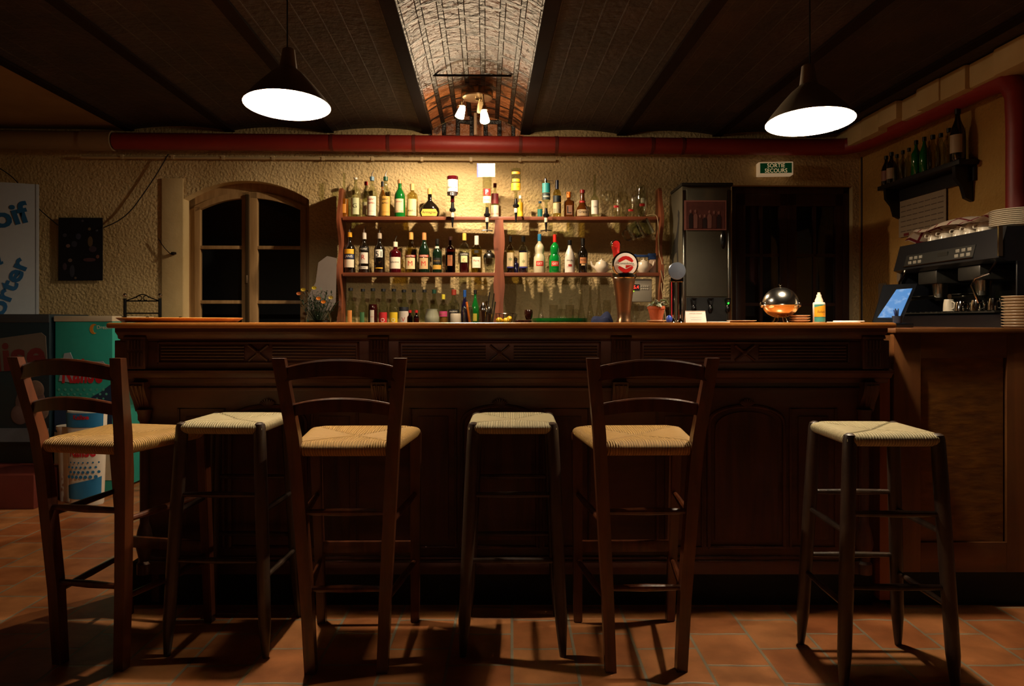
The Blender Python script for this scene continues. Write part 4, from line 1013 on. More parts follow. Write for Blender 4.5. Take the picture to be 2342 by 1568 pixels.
# lemon basket
bx = Xa(1157, 5.02)
t = thing('wire_basket', 'small chrome wire basket holding three lemons on the back counter', 'basket', (bx, 5.02, ZBC))
bm = nb(); n = 14
for i in range(n):
    a = 2*PI*i/n; tube(bm, [(.05*math.cos(a), .05*math.sin(a), .003), (.075*math.cos(a), .075*math.sin(a), .105)], .0018, 5)
for r, z in ((.05, .004), (.075, .105)): tube(bm, [(r*math.cos(2*PI*i/24), r*math.sin(2*PI*i/24), z) for i in range(25)], .0024, 5)
obj('wire_frame', bm, m_st, t)
for i, (px, py) in enumerate(((1142, 732), (1157, 733), (1165, 729))):
    p = P(px, py, 5.02-.01*(i % 2)); bm = nb(); lathe(bm, [(0, -.027), (.006, -.024), (.018, -.012), (.021, 0), (.018, .012), (.006, .024), (0, .027)], (0, 0, 0), 16)
    bmesh.ops.transform(bm, matrix=Matrix.Rotation(PI/2, 4, 'Y') @ Matrix.Rotation(i*.6, 4, 'X'), verts=bm.verts[:])
    o = obj('lemon', bm, M('lemon peel', '#d8a818', .45, bump=.15, bs=200)); o.location = p; tag(o, 'yellow lemon in the wire basket, %s of three' % ('left', 'middle', 'right')[i], 'lemon', 'lemons in the wire basket')
# brown cups
m_bc = M('brown glazed ceramic', '#2a0f0a', .15, coat=.6)
for i, (px, py) in enumerate(((1188, 745), (1202, 746), (1209, 721))):
    t = thing('brown_cup', ('dark brown glazed cup nearest the lemon basket', 'dark brown glazed cup right of its twin under the stacked one', 'dark brown glazed cup stacked on top of the two others')[i], 'cup', (Xa(px, 5.0)+(0, .01, 0)[i], 5.0, ZBC if i < 2 else ZBC+.062), 0, 'brown coffee cups')
    if i < 2: obj('body', shell([(0, .001), (.026, .001), (.033, .03), (.032, .058), (.029, .06), (.028, .01), (0, .008)]), m_bc, t)
    else: obj('body', shell([(0, 0), (.018, 0), (.026, .02), (.030, .05), (.027, .068), (.024, .07), (.022, .01), (0, .008)]), m_bc, t)
# green tray stack
for i in range(3):
    bm = nb(); lathe(bm, [(.185, .0), (.195, .004), (.197, .024), (.192, .024), (.19, .006), (0, .006)], (0, 0, 0), 40)
    o = obj('green_tray', bm, M('green plastic', '#0c5a1c', .25, coat=.4)); o.location = (Xa(1284, 4.96)+.0, 5.13, ZBC+.025*i+.0); tag(o, 'round green plastic tray on the back counter, %s of the stack' % ('bottom', 'middle', 'top')[i], 'tray', 'green trays')
bm = nb(); bmesh.ops.create_icosphere(bm, subdivisions=4, radius=1)
for v in bm.verts:
    n_ = math.sin(v.co.x*5)*.12+math.cos(v.co.y*7+v.co.x*3)*.1; v.co = Vector((v.co.x*.075*(1+n_), v.co.y*.05, max(-.0, (v.co.z+.3))*.045*(1+n_*2)))
o = obj('blue_cloth', bm, M('navy cloth', '#101a3c', .9, bump=.3)); o.location = (Xa(1380, 4.98), 4.98, ZBC+.02); o.scale = (1, 1, 1.25); tag(o, 'crumpled navy blue cloth left of the beer tower', 'cloth')
# teapots
def teapot(px, py, label, s=1):
    t = thing('teapot', label, 'teapot', (Xa(px, 5.3), 5.3, ZS2), 0, 'small white teapots')
    bm = nb(); lathe(bm, [(0, 0), (.030, 0), (.048, .025), (.052, .05), (.040, .078), (.020, .088), (0, .088)], (0, 0, 0), 22); obj('body', bm, m_wcer, t)
    bm = nb(); lathe(bm, [(.022, .086), (.02, .092), (.006, .096), (.007, .103), (0, .106)], (0, 0, 0), 16); obj('lid', bm, m_wcer, t)
    bm = nb(); tube(bm, [(-s*.042, 0, .035), (-s*.07, 0, .055), (-s*.078, 0, .085)], [.012, .008, .006], 8); obj('spout', bm, m_wcer, t)
    bm = nb(); tube(bm, [(s*.045, 0, .065), (s*.075, 0, .06), (s*.072, 0, .03), (s*.045, 0, .025)], .005, 8, smooth=True); obj('handle', bm, m_wcer, t)
teapot(1376, 620, 'small white teapot on the middle shelf left of the beer tower')
teapot(1472, 620, 'small white teapot on the middle shelf right of the beer tower', -1)
t = thing('milk_carton', 'white carton with blue top band beside the right teapot', 'carton', (Xa(1492, 5.33), 5.33, ZS2))
bm = nb(); box(bm, -.022, .022, -.02, .03, 0, .10, .003); obj('body', bm, M('pinkish carton', '#a8917c', .6), t)
bm = nb(); box(bm, -.13, .022, -.016, .02, .118, .135, .003); box(bm, -.03, .024, -.022, .03, .10, .145, .003); box(bm, -.135, -.118, -.01, .015, .08, .14, .002); obj('blue_top', bm, M('dark blue plastic', '#123060', .5), t)
# ---- left of shelf: plastic sheet and flowers
bm = nb(); uvs = [(706, 675), (722, 645), (728, 600), (748, 585), (770, 590), (768, 690), (740, 735), (700, 735)]
ps = [P(x, y, 5.18+.02*math.sin(i)) for i, (x, y) in enumerate(uvs)]
n = len(ps); a = [bm.verts.new(p) for p in ps]; b = [bm.verts.new(p+Vector((0, .0015, 0))) for p in ps]
bm.faces.new(a); bm.faces.new(b[::-1])
for i in range(n): bm.faces.new((a[i], a[(i+1) % n], b[(i+1) % n], b[i]))
tag(obj('paper_sheet', bm, M('grey lilac paper', '#8c8078', .7)), 'greyish printed paper sheet leaning against the left side of the shelf', 'paper')
def flowers():
    t = thing('flower_vase', 'round glass vase of orange and yellow flowers left of the bottle shelf', 'vase', (Xa(728, 5.05), 5.05, ZBC))
    obj('vase', shell([(0, .001), (.06, .001), (.085, .04), (.09, .07), (.075, .12), (.082, .13)]), gl2, t)
    bm = nb(); lathe(bm, [(0, .002), (.055, .004), (.08, .04), (.084, .06), (0, .062)], (0, 0, 0), 20); obj('water', bm, glass('vase water', '#b8b89a', .3), t)
    ml = M('foliage', '#22301a', .6, var=.3); rnd = random.Random(3)
    bm = nb(); tips = []
    for i in range(46):
        a = rnd.random()*2*PI; r = .05+rnd.random()*.11; h = .13+rnd.random()*.13*(1.2-r*4)
        e = Vector((math.cos(a)*r, math.sin(a)*r*.7, h+.03)); tube(bm, [(e.x*.15, e.y*.15, .05), (e.x*.6, e.y*.6, h*.7), e], [.0022, .0018, .0012], 4); tips.append(e)
        for k in range(5):
            q = Vector((e.x*.6, e.y*.6, h*.7)).lerp(e, k/4); d = Vector((rnd.uniform(-1, 1), rnd.uniform(-1, 1), rnd.uniform(-.2, 1))).normalized()*.032; s = d.cross(Vector((0, 0, 1))).normalized()*.006 if abs(d.z) < .03 else Vector((.006, 0, 0))
            bm.faces.new([bm.verts.new(x) for x in (q, q+d*.5+s, q+d, q+d*.5-s)])
    obj('foliage', bm, ml, t)
    for j, (px, py, c) in enumerate(((729, 682, '#e0801c'), (740, 690, '#e8841c'), (719, 658, '#c8b01c'), (684, 671, '#b8642c'), (694, 662, '#c8a82c'), (757, 680, '#b89c3c'))):
        q = P(px, py, 4.97)-Vector((Xa(728, 5.05), 5.05, ZBC)); bm = nb()
        for k in range(9):
            a = 2*PI*k/9; d = Vector((math.cos(a)*.019, -.006, math.sin(a)*.013)); s = Vector((-math.sin(a)*.006, 0, math.cos(a)*.006))
            bm.faces.new([bm.verts.new(x) for x in (q, q+d*.6+s, q+d, q+d*.6-s)])
        bmesh.ops.create_icosphere(bm, subdivisions=1, radius=.005, matrix=Matrix.Translation(q)); obj('flower', bm, M('petal '+c, c, .6), t)
flowers()
# ---- controller under the shelf
p = P(1467, 664, 5.30)
t = thing('temperature_controller', 'grey wall controller box with red digits showing 5.4 under the shelf', 'controller', p)
bm = nb(); box(bm, -.075, .075, -.02, .04, -.085, .085, .012); obj('housing', bm, M('grey plastic', '#8a8272', .5), t)
bm = nb(); box(bm, -.072, -.018, -.0225, -.019, .0, .045); d = obj('display', bm, M('black display', '#080304', .2), t)
text('5.4', .036, emis('red digits', '#ff2418', 5), d, (-.042, -.0235, .024), height=.024)
bm = nb(); lathe(bm, [(0, 0), (.003, 0), (.003, .002), (0, .003)], (0, 0, 0), 8); o = obj('indicator', bm, emis('green yellow led', '#a0ff20', 4), t); o.location = (-.06, -.021, -.006); o.rotation_euler = (PI/2, 0, 0)
bm = nb()
for r in range(2):
    for k in range(4): box(bm, -.008+k*.015, .003+k*.015, -.023, -.019, .006+r*.018, .016+r*.018, .001)
obj('button', bm, M('pale button', '#b0a898', .5), t)
# white cable
bm = nb(); tube(bm, [P(x, y, 5.22) for x, y in ((1478, 493), (1502, 494), (1506, 540), (1508, 580), (1514, 600), (1515, 630), (1513, 655), (1518, 690), (1524, 735))], .0035, 6, smooth=True)
tag(obj('white_cable', bm, M('cream cable', '#a8906a', .5)), 'thin cream cable running down the right end of the bottle shelf', 'cable')
bm = nb(); tube(bm, [P(x, y, 5.2) for x, y in ((1511, 618), (1516, 640), (1520, 662), (1521, 680))], .003, 6, smooth=True)
tag(obj('white_cable', bm, M('cream cable', '#a8906a', .5)), 'short loose cream cable end beside the shelf above the plant pot', 'cable')
# ================================================================ things on the bar
def on_bar(px, Y): return (Xa(px, Y), Y, ZB)
m_terr = M('terracotta', '#a04c26', .7, bump=.15); m_saucer = M('cream saucer', '#d8b088', .35, coat=.3); m_chr = M('chrome', '#c4c0b8', .08, 1)
m_paper = M('white paper', '#f4efe6', .7)
bm = nb(); lathe(bm, [(0, .002), (.19, .002), (.215, .008), (.243, .020), (.246, .018), (.22, .001), (0, 0)], (0, 0, 0), 48)
o = obj('serving_tray', bm, wood('tray wood', '#b8702c', '#cc8a40', .35, (8, 1, 1), 14, .1, coat=.4)); o.location = on_bar(415, 3.06); tag(o, 'large round shallow wooden tray lying on the left end of the bar', 'tray')
def beer_tower():
    t = thing('beer_tower', 'tapered bronze beer tap tower with round red and white lens and red handle', 'beer tap', on_bar(1427, 3.15))
    bm = nb(); lathe(bm, [(0, 0), (.036, 0), (.034, .01), (.029, .02), (.030, .05), (.038, .12), (.046, .17), (.050, .195), (.048, .2), (0, .2)], (0, 0, 0), 28)
    obj('column', bm, M('bronze column', '#8a6648', .28, .85, bump=.1, bs=120), t)
    bm = nb(); lathe(bm, [(.048, .19), (.054, .195), (.054, .212), (.048, .216)], (0, 0, 0), 28); obj('collar', bm, m_chr, t)
    zc = Za(604, 3.10)-ZB; R = .052
    bm = nb(); vv = lathe(bm, [(0, -.045), (.045, -.045), (.052, -.03), (.057, -.0), (.057, .018), (.052, .024), (.0495, .024)], (0, 0, 0), 36)
    bmesh.ops.transform(bm, matrix=Matrix.Translation((0, -.02, zc)) @ Matrix.Rotation(PI/2, 4, 'X'), verts=bm.verts[:]); obj('head', bm, m_chr, t)
    bm = nb(); lathe(bm, [(0, 0), (.0495, 0), (.0495, .002), (.03, .006), (0, .008)], (0, 0, 0), 36); bmesh.ops.transform(bm, matrix=Matrix.Translation((0, -.042, zc)) @ Matrix.Rotation(PI/2, 4, 'X'), verts=bm.verts[:])
    ln = obj('lens', bm, M('white lens', '#e0d2c4', .15, coat=.6), t)
    y = -.0505
    def seg(poly, m, nm, d=0):
        bm = nb(); prism(bm, poly, y-.0012-d, y+.004-d); return obj(nm, bm, m, ln)
    mr = M('lens red', '#b8201c', .3, coat=.4)
    n = 16
    seg([(.040*math.sin(2*PI*i/n)*(.55 if i % 8 == 4 else 1)*.9, zc+.0+.036*math.cos(2*PI*i/n)) for i in range(n)], mr, 'red_field')
    seg([(-.042, zc), (0, zc+.021), (.042, zc), (0, zc-.021)], M('white print', '#e8dfcc', .5), 'lozenge', .001)
    seg([(0, zc-.004), (.030, zc-.004), (0, zc-.018)], mr, 'lower_half', .002)
    text('Kronenbourg', .070, m_ink, ln, (0, y-.0035, zc+.003), height=.011, shear=.2)
    bm = nb(); q0 = Vector((-.030, .02, zc+.03)); q1 = Vector((-.034, .015, zc+.085)); tube(bm, [q0, q1], .011, 14, .019); obj('handle', bm, mr, t)
    bm = nb(); bmesh.ops.create_icosphere(bm, subdivisions=3, radius=.023, matrix=Matrix.Translation(q1+Vector((0, 0, .008))) @ Matrix.Diagonal((1, .7, .8, 1))); obj('handle_knob', bm, m_chr, t)
    bm = nb(); lathe(bm, [(0, 0), (.016, 0), (.014, .003), (0, .004)], (0, 0, 0), 20); bmesh.ops.transform(bm, matrix=Matrix.Translation(q1+Vector((0, -.015, .006))) @ Matrix.Rotation(PI/2, 4, 'X'), verts=bm.verts[:]); obj('knob_badge', bm, mr, t)
beer_tower()
t = thing('water_tap', 'chrome double-column tap with blank round grey disc, beside the plant pot', 'tap', on_bar(1546, 3.15))
for x in (-.016, .017):
    bm = nb(); lathe(bm, [(0, 0), (.018, 0), (.014, .006), (.0125, .02), (.0125, .19), (0, .19)], (x, 0, 0), 18); obj('column', bm, m_chr, t)
bm = nb(); tube(bm, [(-.022, -.016, .01), (-.023, -.016, .19)], .0018, 6); obj('red_stripe', bm, M('red plastic', '#b01c28', .4), t)
bm = nb(); box(bm, -.028, .03, -.02, .02, .175, .20, .006); obj('crossbar', bm, m_chr, t)
zc = Za(619, 3.12)-ZB
bm = nb(); lathe(bm, [(0, -.008), (.034, -.008), (.038, 0), (.036, .006), (0, .008)], (0, 0, 0), 30); bmesh.ops.transform(bm, matrix=Matrix.Translation((0, -.02, zc)) @ Matrix.Rotation(PI/2, 4, 'X'), verts=bm.verts[:])
obj('disc', bm, M('brushed blue grey disc', '#7c8494', .35, .8, bump=.1, bs=150), t)
bm = nb(); bmesh.ops.create_icosphere(bm, subdivisions=2, radius=1, matrix=Matrix.Diagonal((.014, .012, .018, 1))); o = obj('blue_plastic_bag', bm, M('blue plastic', '#1c3c9c', .4)); o.location = (Xa(1534, 3.06), 3.09, ZB+.014); tag(o, 'small bright blue plastic object at the foot of the chrome tap', 'bag')
# plant
bm = nb(); lathe(bm, [(0, .002), (.024, .002), (.040, .010), (.041, .008), (.026, 0), (0, 0)], (0, 0, 0), 32); o = obj('saucer', bm, m_saucer); o.location = on_bar(1501, 3.02); tag(o, 'cream saucer under the terracotta plant pot', 'saucer')
t = thing('potted_plant', 'small terracotta pot with grey leaves standing on a saucer beside the chrome tap', 'plant', (Xa(1501, 3.02), 3.02, ZB+.004))
bm = nb(); lathe(bm, [(0, 0), (.0225, 0), (.0345, .052), (.037, .053), (.037, .064), (.033, .064), (.031, .055), (0, .054)], (0, 0, 0), 28); obj('pot', bm, m_terr, t)
rnd = random.Random(5)
for k in range(26):
    a = rnd.random()*2*PI; r = rnd.uniform(.004, .038); z = .066+rnd.random()*.022*(1-r*14)
    bm = nb(); bmesh.ops.create_icosphere(bm, subdivisions=2, radius=1, matrix=Matrix.Translation((r*math.cos(a), r*math.sin(a), z)) @ Matrix.Rotation(a, 4, 'Z') @ Matrix.Rotation(rnd.uniform(-.6, .8), 4, 'Y') @ Matrix.Diagonal((.012, .007, .003, 1)))
    obj('leaf', bm, M('pale grey leaf', '#8f9480', .6) if k % 3 else M('olive leaf', '#4c5028', .6), t)
bm = nb(); tube(bm, [(.012, 0, .07), (.02, 0, .09), (.04, 0, .088), (.052, 0, .07)], [.002, .004, .006, .002], 6, smooth=False); obj('drooping_stem', bm, M('olive leaf', '#4c5028', .6), t)
# menu card
t = thing('menu_card', 'small white folded card with printed heading standing on the bar', 'card', on_bar(1588, 3.0), math.radians(4))
bm = nb(); prism(bm, [(-.044, 0), (.044, 0), (.042, .050), (-.042, .050)], -.001, .0); bmesh.ops.transform(bm, matrix=Matrix.Rotation(.25, 4, 'X'), verts=bm.verts[:])
v = prism(bm, [(-.044, 0), (.044, 0), (.042, .050), (-.042, .050)], 0, .001); bmesh.ops.transform(bm, matrix=Matrix.Translation((0, -.024, 0)) @ Matrix.Rotation(-.25, 4, 'X'), verts=v)
obj('card', bm, m_paper, t)
def ct(s, w, z, ink=m_ink): text(s, w, ink, t, (0, -.0256+z*.255, z), rot=(PI/2-.25, 0, 0))
ct('CARTE DES TOURNOIS', .054, .038); ct('__________', .05, .022, m_blue); ct('______', .045, .012, m_blue)
# flat plates and papers
def plate(px, Y, r, h, label, name='plate', grp=None, z=0, m=m_saucer):
    bm = nb(); lathe(bm, [(0, .002), (r*.6, .002), (r, h), (r*1.01, h-.001), (r*.62, 0), (0, 0)], (0, 0, 0), 36)
    o = obj(name, bm, m); o.location = (Xa(px, Y), Y, ZB+z); tag(o, label, name, grp); return o
plate(1696, 3.02, .060, .009, 'flat cream plate on the bar between the card and the chrome dome')
bm = nb(); box(bm, -.045, .045, -.03, .03, 0, .004, .001); o = obj('napkin', bm, m_paper); o.location = on_bar(1640, 3.0); tag(o, 'folded white napkin lying right of the menu card', 'napkin')
for i in range(3): plate(1829, 3.06, .042, .010, 'cream saucer beside the chrome dome, %s of the stack of three' % ('bottom', 'middle', 'top')[i], 'saucer', 'saucers beside the dome', z=.0105*i)
t = thing('domed_sugar_bowl', 'polished chrome spherical roll-top bowl on short feet standing on the bar', 'bowl', on_bar(1785, 3.08))
zc = Za(694, 3.08)-ZB; R = .0735
bm = nb(); pr = [(R*math.sin(a), zc+R*.95*math.cos(a)) for a in [PI*.52*i/14 for i in range(15)]]; ring_loft(bm, [[Vector((max(r, .0002)*math.cos(2*PI*k/40), max(r, .0002)*math.sin(2*PI*k/40), z)) for k in range(40)] for r, z in pr], caps=(True, True)); obj('dome_lid', bm, M('brushed dome', '#c8c4bc', .2, 1), t)
bm = nb(); pr = [(R*1.03*math.sin(a), zc-.002+R*.8*math.cos(a)) for a in [PI*(.52+.40*i/10) for i in range(11)]]; lathe(bm, pr, (0, 0, 0), 40); obj('bowl', bm, M('reflection tinted chrome', '#d8b88c', .12, 1), t)  # reflection of the wood put into the chrome as a warm tint
bm = nb(); tube(bm, [(R*1.05*math.cos(2*PI*i/40), R*1.05*math.sin(2*PI*i/40), zc-.006) for i in range(41)], .003, 6); obj('rim', bm, m_chr, t)
bm = nb(); lathe(bm, [(.003, 0), (.003, .006), (.006, .008), (.006, .014), (0, .017)], (0, 0, zc+R*.94), 12); obj('knob', bm, m_chr, t)
for s in (-1, 1):
    bm = nb(); lathe(bm, [(0, 0), (.012, 0), (.014, .004), (.010, .010), (0, .012)], (0, 0, 0), 16); bmesh.ops.transform(bm, matrix=Matrix.Translation((s*R*1.02, 0, zc-.004)) @ Matrix.Rotation(s*PI/2, 4, 'Y'), verts=bm.verts[:]); obj('pivot', bm, m_chr, t)
for k in range(4):
    a = PI/4+k*PI/2; bm = nb(); tube(bm, [(.022*math.cos(a), .022*math.sin(a), zc-R*.74), (.032*math.cos(a), .032*math.sin(a), .003), (.038*math.cos(a), .038*math.sin(a), .003)], .003, 6); obj('foot', bm, m_chr, t)
t = thing('nozzle_bottle', 'white nozzle bottle with yellow and teal label near the right end of the bar', 'bottle', on_bar(1873, 3.04))
bm = nb(); lathe(bm, [(0, 0), (.0235, 0), (.0245, .003), (.0245, .080), (.022, .085), (0, .085)], (0, 0, 0), 26); obj('body', bm, M('white plastic', '#e4dccc', .35), t)
bm = nb(); lathe(bm, [(.0165, .085), (.0165, .093), (.010, .108), (.010, .116), (.006, .118), (.006, .126), (0, .127)], (0, 0, 0), 20); obj('nozzle', bm, M('cream cap', '#e8ddc4', .4), t)
bm = nb(); arc_patch(bm, .0245, 1.2, .003, .076); lo = obj('label', bm, M('teal band', '#3a8a80', .5), t)
bm = nb(); arc_patch(bm, .0249, 1.2, .024, .07, top=lambda s: s*.007); obj('yellow_band', bm, M('yellow band', '#e0a420', .5), lo)
text('Soluté', .034, m_ink, lo, (0, -.0258, .045), bend=.0256, shear=.2)
bm = nb(); box(bm, -.062, .035, -.05, .05, .0, .003, .001); box(bm, -.035, .062, -.03, .05, .003, .008, .001); o = obj('folded_papers', bm, m_paper); o.location = on_bar(1936, 3.04); tag(o, 'white folded papers lying near the right end of the bar', 'paper')

# ================================================================ drinks dispenser, picture, signs
def dispenser():
    Y = 4.96; x0, x1 = Xa(1560, Y), Xa(1672, Y); zt = Za(425, Y); z0 = ZBC
    t = thing('drinks_dispenser', 'tall grey steel drinks dispenser with three taps, standing left of the back door', 'dispenser', (0, 0, 0))
    ms = M('grey steel', '#77715f', .4, .7)
    bm = nb(); box(bm, x0, x1, Y, 5.36, z0, zt, .006); obj('cabinet', bm, ms, t)
    bm = nb(); box(bm, x0+.028, x1-.03, Y-.018, Y, Za(678, Y), Za(433, Y), .003); obj('front_door', bm, M('olive grey front', '#5c594c', .5, .5), t)
    for a in (x0, x1-.026):
        bm = nb(); box(bm, a, a+.026, Y-.012, Y, z0+.0, zt-.03, .006); obj('edge_strip', bm, M('bright steel strip', '#a8a496', .22, 1), t)
    bm = nb(); box(bm, x0-.006, x1+.01, Y-.015, 5.3, zt, zt+.02, .003); obj('top', bm, M('dark steel', '#2c2a26', .5, .5), t)
    bm = nb(); lathe(bm, [(0, 0), (.022, 0), (.024, .006), (.018, .012), (0, .014)], (0, 0, 0), 20); bmesh.ops.transform(bm, matrix=Matrix.Translation((Xa(1652, Y), Y-.016, Za(549, Y))) @ Matrix.Rotation(PI/2, 4, 'X') @ Matrix.Diagonal((.8, 2.6, 1, 1)), verts=bm.verts[:]); obj('handle', bm, m_opt, t)
    bm = nb(); box(bm, x0+.03, x1-.03, Y-.004, Y+.01, z0, Za(680, Y)); obj('tap_bay', bm, M('dark bay', '#1c1a17', .5), t)
    for px in (1585, 1623, 1662):
        c = Xa(px, Y)-.0; zt_ = Za(683, Y)
        bm = nb(); tube(bm, [(c-.017, Y-.03, zt_), (c-.010, Y-.035, zt_-.035), (c, Y-.03, zt_-.05)], .004, 6); tube(bm, [(c+.017, Y-.03, zt_), (c+.010, Y-.035, zt_-.035), (c, Y-.03, zt_-.05)], .004, 6); tube(bm, [(c-.018, Y-.03, zt_), (c+.018, Y-.03, zt_)], .004, 6)
        lathe(bm, [(0, -.09), (.010, -.09), (.016, -.075), (.014, -.055), (.010, -.045), (0, -.04)], (c, Y-.03, zt_), 12); box(bm, c-.01, c+.01, Y-.03, Y+.0, zt_-.075, zt_-.055)
        obj('tap', bm, m_opt, t)
    bm = nb()
    for k in range(12): box(bm, x0+.06+k*.019, x0+.068+k*.019, Y-.02, Y-.005, z0+.01, z0+.05)
    obj('drip_grille', bm, m_opt, t)
    bm = nb(); bmesh.ops.create_icosphere(bm, subdivisions=2, radius=.006, matrix=Matrix.Translation((Xa(1668, 4.93), Y-.014, Za(693, 4.94)))); obj('indicator', bm, emis('green led', '#20ff30', 5), t)
    # stickers on the left side, in y,z
    def pony(y0, z0_, s):
        bm = nb(); pts = [(0, 0), (.10, .05), (.16, .02), (.19, .10), (.30, .18), (.42, .20), (.52, .28), (.60, .40), (.56, .44), (.60, .50), (.68, .46), (.66, .36), (.60, .22), (.56, .10), (.60, -.1), (.55, -.12), (.48, .04), (.34, .02), (.26, -.02), (.22, -.22), (.16, -.24), (.16, -.04)]
        ring_loft(bm, [[Vector((x, y0-p[0]*s, z0_+p[1]*s*1.4)) for p in pts] for x in (x0-.0015, x0+.001)]); return bm
    obj('animal_sticker', pony(5.34, 1.62, .45), M('dark sticker', '#1a1815', .6), t); obj('animal_sticker', pony(5.32, 1.30, .38), M('dark sticker', '#1a1815', .6), t)
    # print stuck on the door
    Yp = Y-.02; a, b = Xa(1565, Yp), Xa(1661, Yp); c, d = Za(526, Yp), Za(458, Yp)
    ph = thing('group_photo', 'pinkish group photograph stuck on the front of the drinks dispenser', 'photo', (a, Yp, c))
    bm = nb(); box(bm, 0, b-a, -.002, 0, 0, d-c); obj('border', bm, M('photo border', '#8c5a52', .5), ph)
    bm = nb(); box(bm, .012, b-a-.012, -.003, -.001, .01, d-c-.01); im = obj('image', bm, M('photo image', '#5c3430', .5, var=.5, vs=30), ph)
    rr = random.Random(2)
    for k in range(7):
        cx = .045+k*.032; h = .10+rr.random()*.04; bm = nb()
        prism(bm, [(cx-.014, .012), (cx+.012, .012), (cx+.014, h*.7), (cx+.006, h*.82), (cx-.006, h*.82), (cx-.015, h*.7)], -.0042, -.0032)
        obj('figure', bm, M('photo figure %d' % (k % 3), ('#241416', '#7a5048', '#4a2620')[k % 3], .6), im)
        bm = nb(); bmesh.ops.create_icosphere(bm, subdivisions=2, radius=1, matrix=Matrix.Translation((cx, -.0036, h*.93)) @ Matrix.Diagonal((.009, .0008, .012, 1))); obj('figure', bm, M('photo figure 1', '#7a5048', .6), im)
dispenser()
# emergency sign
p = onV(1773, 386, 5.42)
t = thing('exit_sign', 'small green and cream emergency exit box reading SORTIE SECOURS above the back door', 'sign', p, PSI-.12)
bm = nb(); box(bm, -.128, .128, -.02, .06, -.05, .05, .005); obj('housing', bm, M('cream housing', '#e8c494', .5, emit=.25), t)
bm = nb(); box(bm, -.117, .117, -.0225, -.018, -.036, .040); q = obj('green_panel', bm, M('sign green', '#0c4a26', .4, emit=.15), t)
ms = emis('sign letters', '#f0c890', .45)
text('SORTIE', .13, ms, q, (0, -.0235, .021), height=.030); text('SECOURS', .165, ms, q, (0, -.0235, -.017), height=.030)
bm = nb(); tube(bm, [(-.0, .05, .05), (-.03, .06, .075), (-.1, .07, .07)], .004, 6, smooth=True); obj('cable', bm, M('cream cable', '#a8906a', .5), t)
# poster on the back wall
a = bV(134, 641, 5.49); b = bV(235, 498, 5.49)
t = thing('poster', 'dark blue poster with blurry pale figure hanging on the left back wall', 'poster', onV(134, 641, 5.485), PSI)
W_, H_ = b.x-a.x, b.z-a.z
bm = nb(); box(bm, 0, W_, -.002, .002, 0, H_); im = obj('sheet', bm, M('poster night', '#0e1018', .5, var=.6, vs=9), t)
rr = random.Random(9)
for k, (fx, fz, rx, rz, c) in enumerate(((.55, .95, .03, .02, '#3c3c4a'), (.72, .82, .035, .025, '#6a5840'), (.12, .72, .05, .03, '#3a3844'), (.74, .62, .06, .085, '#5c4a30'), (.2, .55, .05, .03, '#6c5450'), (.35, .58, .07, .05, '#2e3040'), (.92, .38, .04, .03, '#6c4438'), (.72, .33, .15, .03, '#4c2c30'), (.25, .32, .05, .03, '#6a544c'), (.12, .22, .05, .06, '#40303a'), (.3, .15, .06, .10, '#30303c'), (.45, .7, .06, .05, '#34364a'), (.38, .04, .03, .02, '#5c4a3c'), (.9, .8, .03, .02, '#4a4a5a'), (.8, .5, .09, .05, '#3a2c38'))):
    bm = nb(); bmesh.ops.create_icosphere(bm, subdivisions=2, radius=1, matrix=Matrix.Translation((fx*W_*.93+.01, -.0024, fz*H_)) @ Matrix.Diagonal((rx*W_, .0004, rz*H_, 1))); obj('colour_patch', bm, M('patch '+c, c, .7), im)
# loose cable across the left wall
bm = nb(); tube(bm, [onV(x, y, 5.46) for x, y in ((0, 385), (28, 405), (60, 440), (90, 478), (133, 515))], .004, 6, smooth=True); tag(obj('hanging_cable', bm, m_black), 'thin dark cable sagging from the far left towards the poster', 'cable')
bm = nb(); tube(bm, [onV(x, y, 5.46) for x, y in ((237, 520), (270, 505), (300, 480), (330, 440), (360, 395), (385, 352))], .004, 6, smooth=True); tag(obj('hanging_cable', bm, m_black), 'thin dark cable rising from the poster to the pipe', 'cable')
bm = nb(); tube(bm, [onV(x, y, 5.47) for x, y in ((362, 545), (375, 565), (390, 580), (398, 582))], .003, 6, smooth=True); lathe(bm, [(0, 0), (.02, 0), (.018, .015), (0, .018)], onV(397, 581, 5.47), 12); tag(obj('wall_hook', bm, m_iron), 'small dark wall fitting with wire left of the window', 'hook')
# ================================================================ right wall
pL = bU(2008, 428, 2.78); pR = bU(2195, 362, 2.78); zsh = (pL.z+pR.z)/2; v0, v1 = pR.y, pL.y
wb = Matrix.Rotation(PSI, 4, 'Z')
def bthing(name, label, cat, u, v, z, group=None): return thing(name, label, cat, wb @ Vector((u, v, z)), PSI, group)
m_bsh = M('black lacquer shelf', '#120e0c', .45)
t = bthing('wall_shelf', 'small black bracket shelf of bottles high on the right wall', 'shelf', 2.84, v0, zsh)
bm = nb(); box(bm, -.065, .055, 0, v1-v0, -.03, 0, .004); obj('board', bm, m_bsh, t)
bm = nb(); box(bm, .04, .056, .02, v1-v0-.02, -.12, .0); obj('back_rail', bm, m_bsh, t)
for y in (.05, v1-v0-.09):
    bm = nb(); pr = [(-.055, -.03), (.055, -.03), (.055, -.24), (.01, -.22), (-.01, -.15), (-.05, -.10)]; prism(bm, pr, y, y+.03); obj('bracket', bm, m_bsh, t)
specs = [(.95, .21, .065, 'dark', '#8a5a48'), (.875, .22, .065, 'dark', '#a88c70'), (.80, .19, .055, 'clear', None), (.72, .20, .05, 'clear', None), (.64, .20, .055, 'clear', None), (.55, .23, .06, 'green', None), (.45, .23, .06, 'green', None), (.35, .22, .065, 'straw', None), (.26, .21, .06, 'clear', None), (.17, .22, .065, 'clear', None), (.08, .32, .085, 'dark', '#a89070')]
